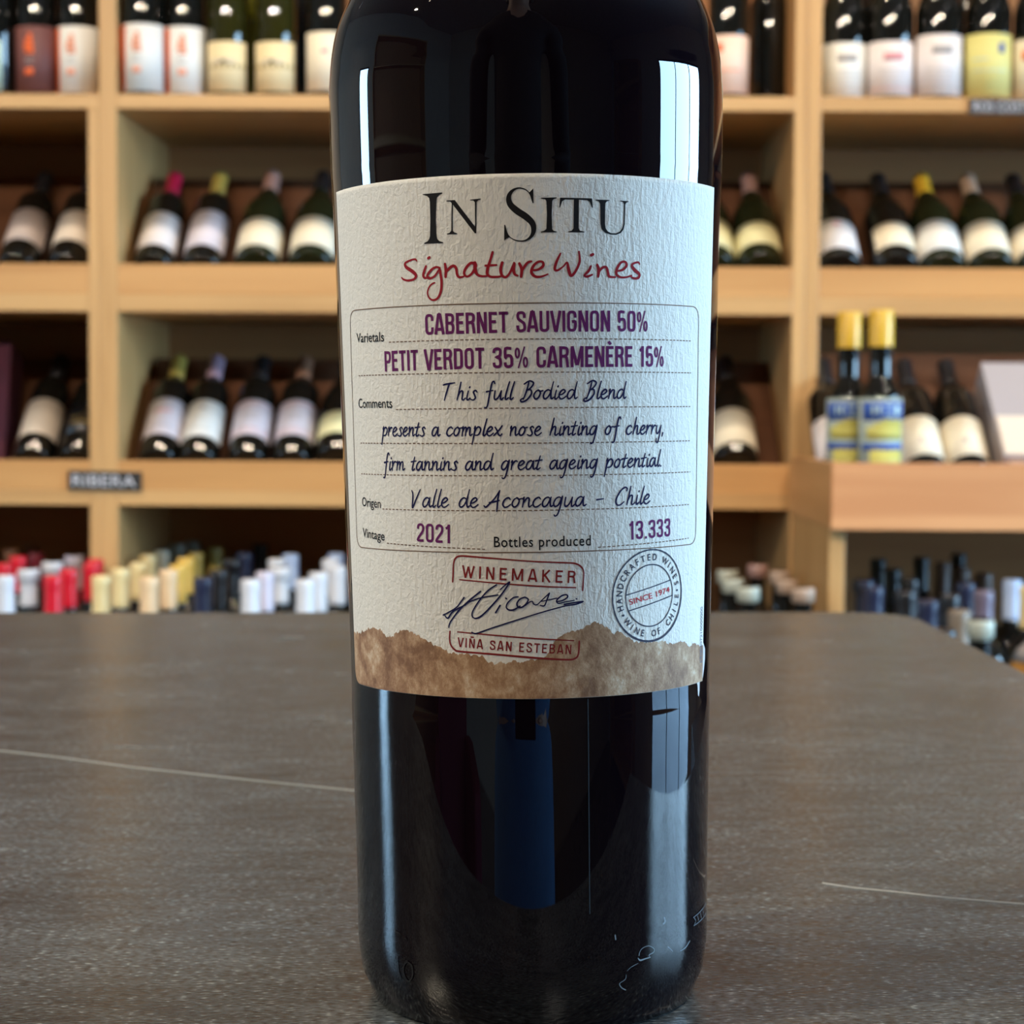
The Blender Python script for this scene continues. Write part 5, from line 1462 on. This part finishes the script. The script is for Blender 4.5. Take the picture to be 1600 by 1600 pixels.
# body: pelvis root, spine, neck, skull; arms with hands; legs
pel = j(0, 0, 0.94, 0.13, 0.10); wa = j(0, 0.01, 1.10, 0.11, 0.085, pel); ch = j(0, 0, 1.28, 0.13, 0.095, wa); nb_ = j(0, -0.01, 1.42, 0.07, 0.06, ch)
nk = j(0, 0.005, 1.49, 0.052, 0.054, nb_); jw = j(0, 0.03, 1.545, 0.062, 0.07, nk); hd = j(0, 0.02, 1.62, 0.076, 0.092, jw); cr = j(0, 0.005, 1.69, 0.062, 0.078, hd)
for s in (-1, 1):
    sh = j(s * 0.15, -0.01, 1.385, 0.060, 0.058, nb_); sh2 = j(s * 0.195, 0, 1.355, 0.052, 0.052, sh)
    el = j(s * 0.285, -0.06, 1.10, 0.038, 0.038, sh2); fa = j(s * 0.215, 0.05, 1.065, 0.034, 0.034, el); wr = j(s * 0.112 + 0.03, 0.145, 1.04, 0.023, 0.027, fa)
    HX = 0.030
    pm = j(HX + s * 0.080, 0.155, 1.020, 0.018, 0.032, wr)
    for k, (dz, ln_) in enumerate(((0.030, 0.95), (0.010, 1.05), (-0.011, 1.0), (-0.031, 0.8))):
        k1 = j(HX + s * (0.066 + 0.002 * k), 0.180, 1.012 + dz * 0.8, 0.0095, None, pm)
        k2 = j(HX + s * 0.060, 0.182 + 0.018 * ln_, 1.006 + dz, 0.0085, None, k1)
        k3 = j(HX + s * 0.046, 0.196 + 0.010 * ln_, 1.003 + dz, 0.0078, None, k2)
        j(HX + s * (0.034 + 0.003 * k), 0.197 + 0.010 * ln_, 1.000 + dz, 0.0068, None, k3)
    t1_ = j(HX + s * 0.064, 0.158, 1.044, 0.0115, None, pm); t2 = j(HX + s * 0.046, 0.168, 1.052, 0.0095, None, t1_); j(HX + s * 0.026, 0.176, 1.048, 0.008, None, t2)
    hp = j(s * 0.095, 0, 0.88, 0.085, 0.085, pel); kn = j(s * 0.105, 0.015, 0.50, 0.055, 0.058, hp); cf = j(s * 0.108, -0.01, 0.34, 0.050, 0.055, kn)
    an = j(s * 0.11, -0.02, 0.10, 0.032, 0.036, cf); fo = j(s * 0.12, 0.06, 0.045, 0.034, 0.026, an); j(s * 0.128, 0.14, 0.030, 0.030, 0.018, fo)
skinned('body', V, E, pel, SKINM, per)
V, E = [], []
a = j(0, 0.005, 0.98, 0.150, 0.118); b = j(0, 0.01, 1.12, 0.135, 0.108, a); c = j(0, 0, 1.28, 0.152, 0.115, b); d = j(0, -0.01, 1.40, 0.095, 0.080, c); j(0, 0, 1.455, 0.066, 0.064, d)
for s in (-1, 1):
    e_ = j(s * 0.15, -0.01, 1.385, 0.074, 0.070, d); f_ = j(s * 0.200, 0, 1.35, 0.066, 0.064, e_); g_ = j(s * 0.290, -0.06, 1.10, 0.060, 0.060, f_)
    h_ = j(s * 0.215, 0.05, 1.065, 0.050, 0.050, g_); j(s * 0.125 + 0.026, 0.130, 1.045, 0.036, 0.038, h_)
skinned('jumper', V, E, a, KNIT, per)
V, E = [], []
a = j(0, 0.0, 1.01, 0.140, 0.108); b = j(0, 0, 0.93, 0.152, 0.118, a)
for s in (-1, 1):
    c = j(s * 0.110, 0, 0.84, 0.118, 0.108, b); d = j(s * 0.118, 0.012, 0.52, 0.085, 0.082, c); e_ = j(s * 0.110, -0.01, 0.32, 0.064, 0.068, d); j(s * 0.112, -0.02, 0.09, 0.056, 0.062, e_)
skinned('jeans', V, E, b, DENIM, per)
for s in (-1, 1):
    V, E = [], []
    a = j(s * 0.112, -0.055, 0.045, 0.040, 0.040); b = j(s * 0.118, 0.03, 0.046, 0.044, 0.040, a); c = j(s * 0.126, 0.11, 0.036, 0.044, 0.030, b); j(s * 0.130, 0.165, 0.028, 0.030, 0.022, c)
    skinned('shoe', V, E, a, SHOE, per)
V, E = [], []
a = j(0, -0.045, 1.66, 0.072, 0.062); b = j(0, -0.01, 1.715, 0.072, 0.066, a); j(0, 0.045, 1.715, 0.052, 0.040, b)
c = j(0, -0.065, 1.57, 0.064, 0.045, a); j(0, -0.07, 1.46, 0.056, 0.034, c)
for s in (-1, 1):
    d = j(s * 0.052, -0.02, 1.64, 0.036, 0.040, a); j(s * 0.064, -0.01, 1.55, 0.022, 0.034, d)
skinned('hair', V, E, a, HAIRM, per)
for s in (-1, 1):
    me = bpy.data.meshes.new('eye'); bm = bmesh.new(); bmesh.ops.create_uvsphere(bm, u_segments=16, v_segments=10, radius=0.012)
    for v in bm.verts: v.co += Vector((s * 0.031, 0.100, 1.622))
    bm.to_mesh(me); bm.free(); link('eye', me, mat('eye_dark', (0.05, 0.03, 0.02), 0.2), per)
    V, E = [], []
    a = j(s * 0.080, 0.0, 1.635, 0.008, 0.014); j(s * 0.080, 0.002, 1.598, 0.007, 0.010, a)
    skinned('ear', V, E, a, SKINM, per, 1)
V, E = [], []
a = j(0, 0.108, 1.628, 0.009); b = j(0, 0.124, 1.594, 0.012, 0.011, a); skinned('nose', V, E, a, SKINM, per, 1)
V, E = [], []
a = j(-0.022, 0.098, 1.560, 0.004, 0.005); b = j(0, 0.106, 1.560, 0.006, 0.007, a); j(0.022, 0.098, 1.560, 0.004, 0.005, b); skinned('mouth', V, E, b, mat('lips', (0.42, 0.14, 0.12), 0.5), per, 1)
ph = empty('smartphone', (0, 0, 0), label='black smartphone held upright in both hands behind the camera position', cat='phone')
box('phone_body', -0.058, 0.018, -0.0125, -0.0045, CAMP.z - 0.126, CAMP.z + 0.020, mat('phone_glass', (0.01, 0.01, 0.012), 0.15), ph, bevel=0.002)
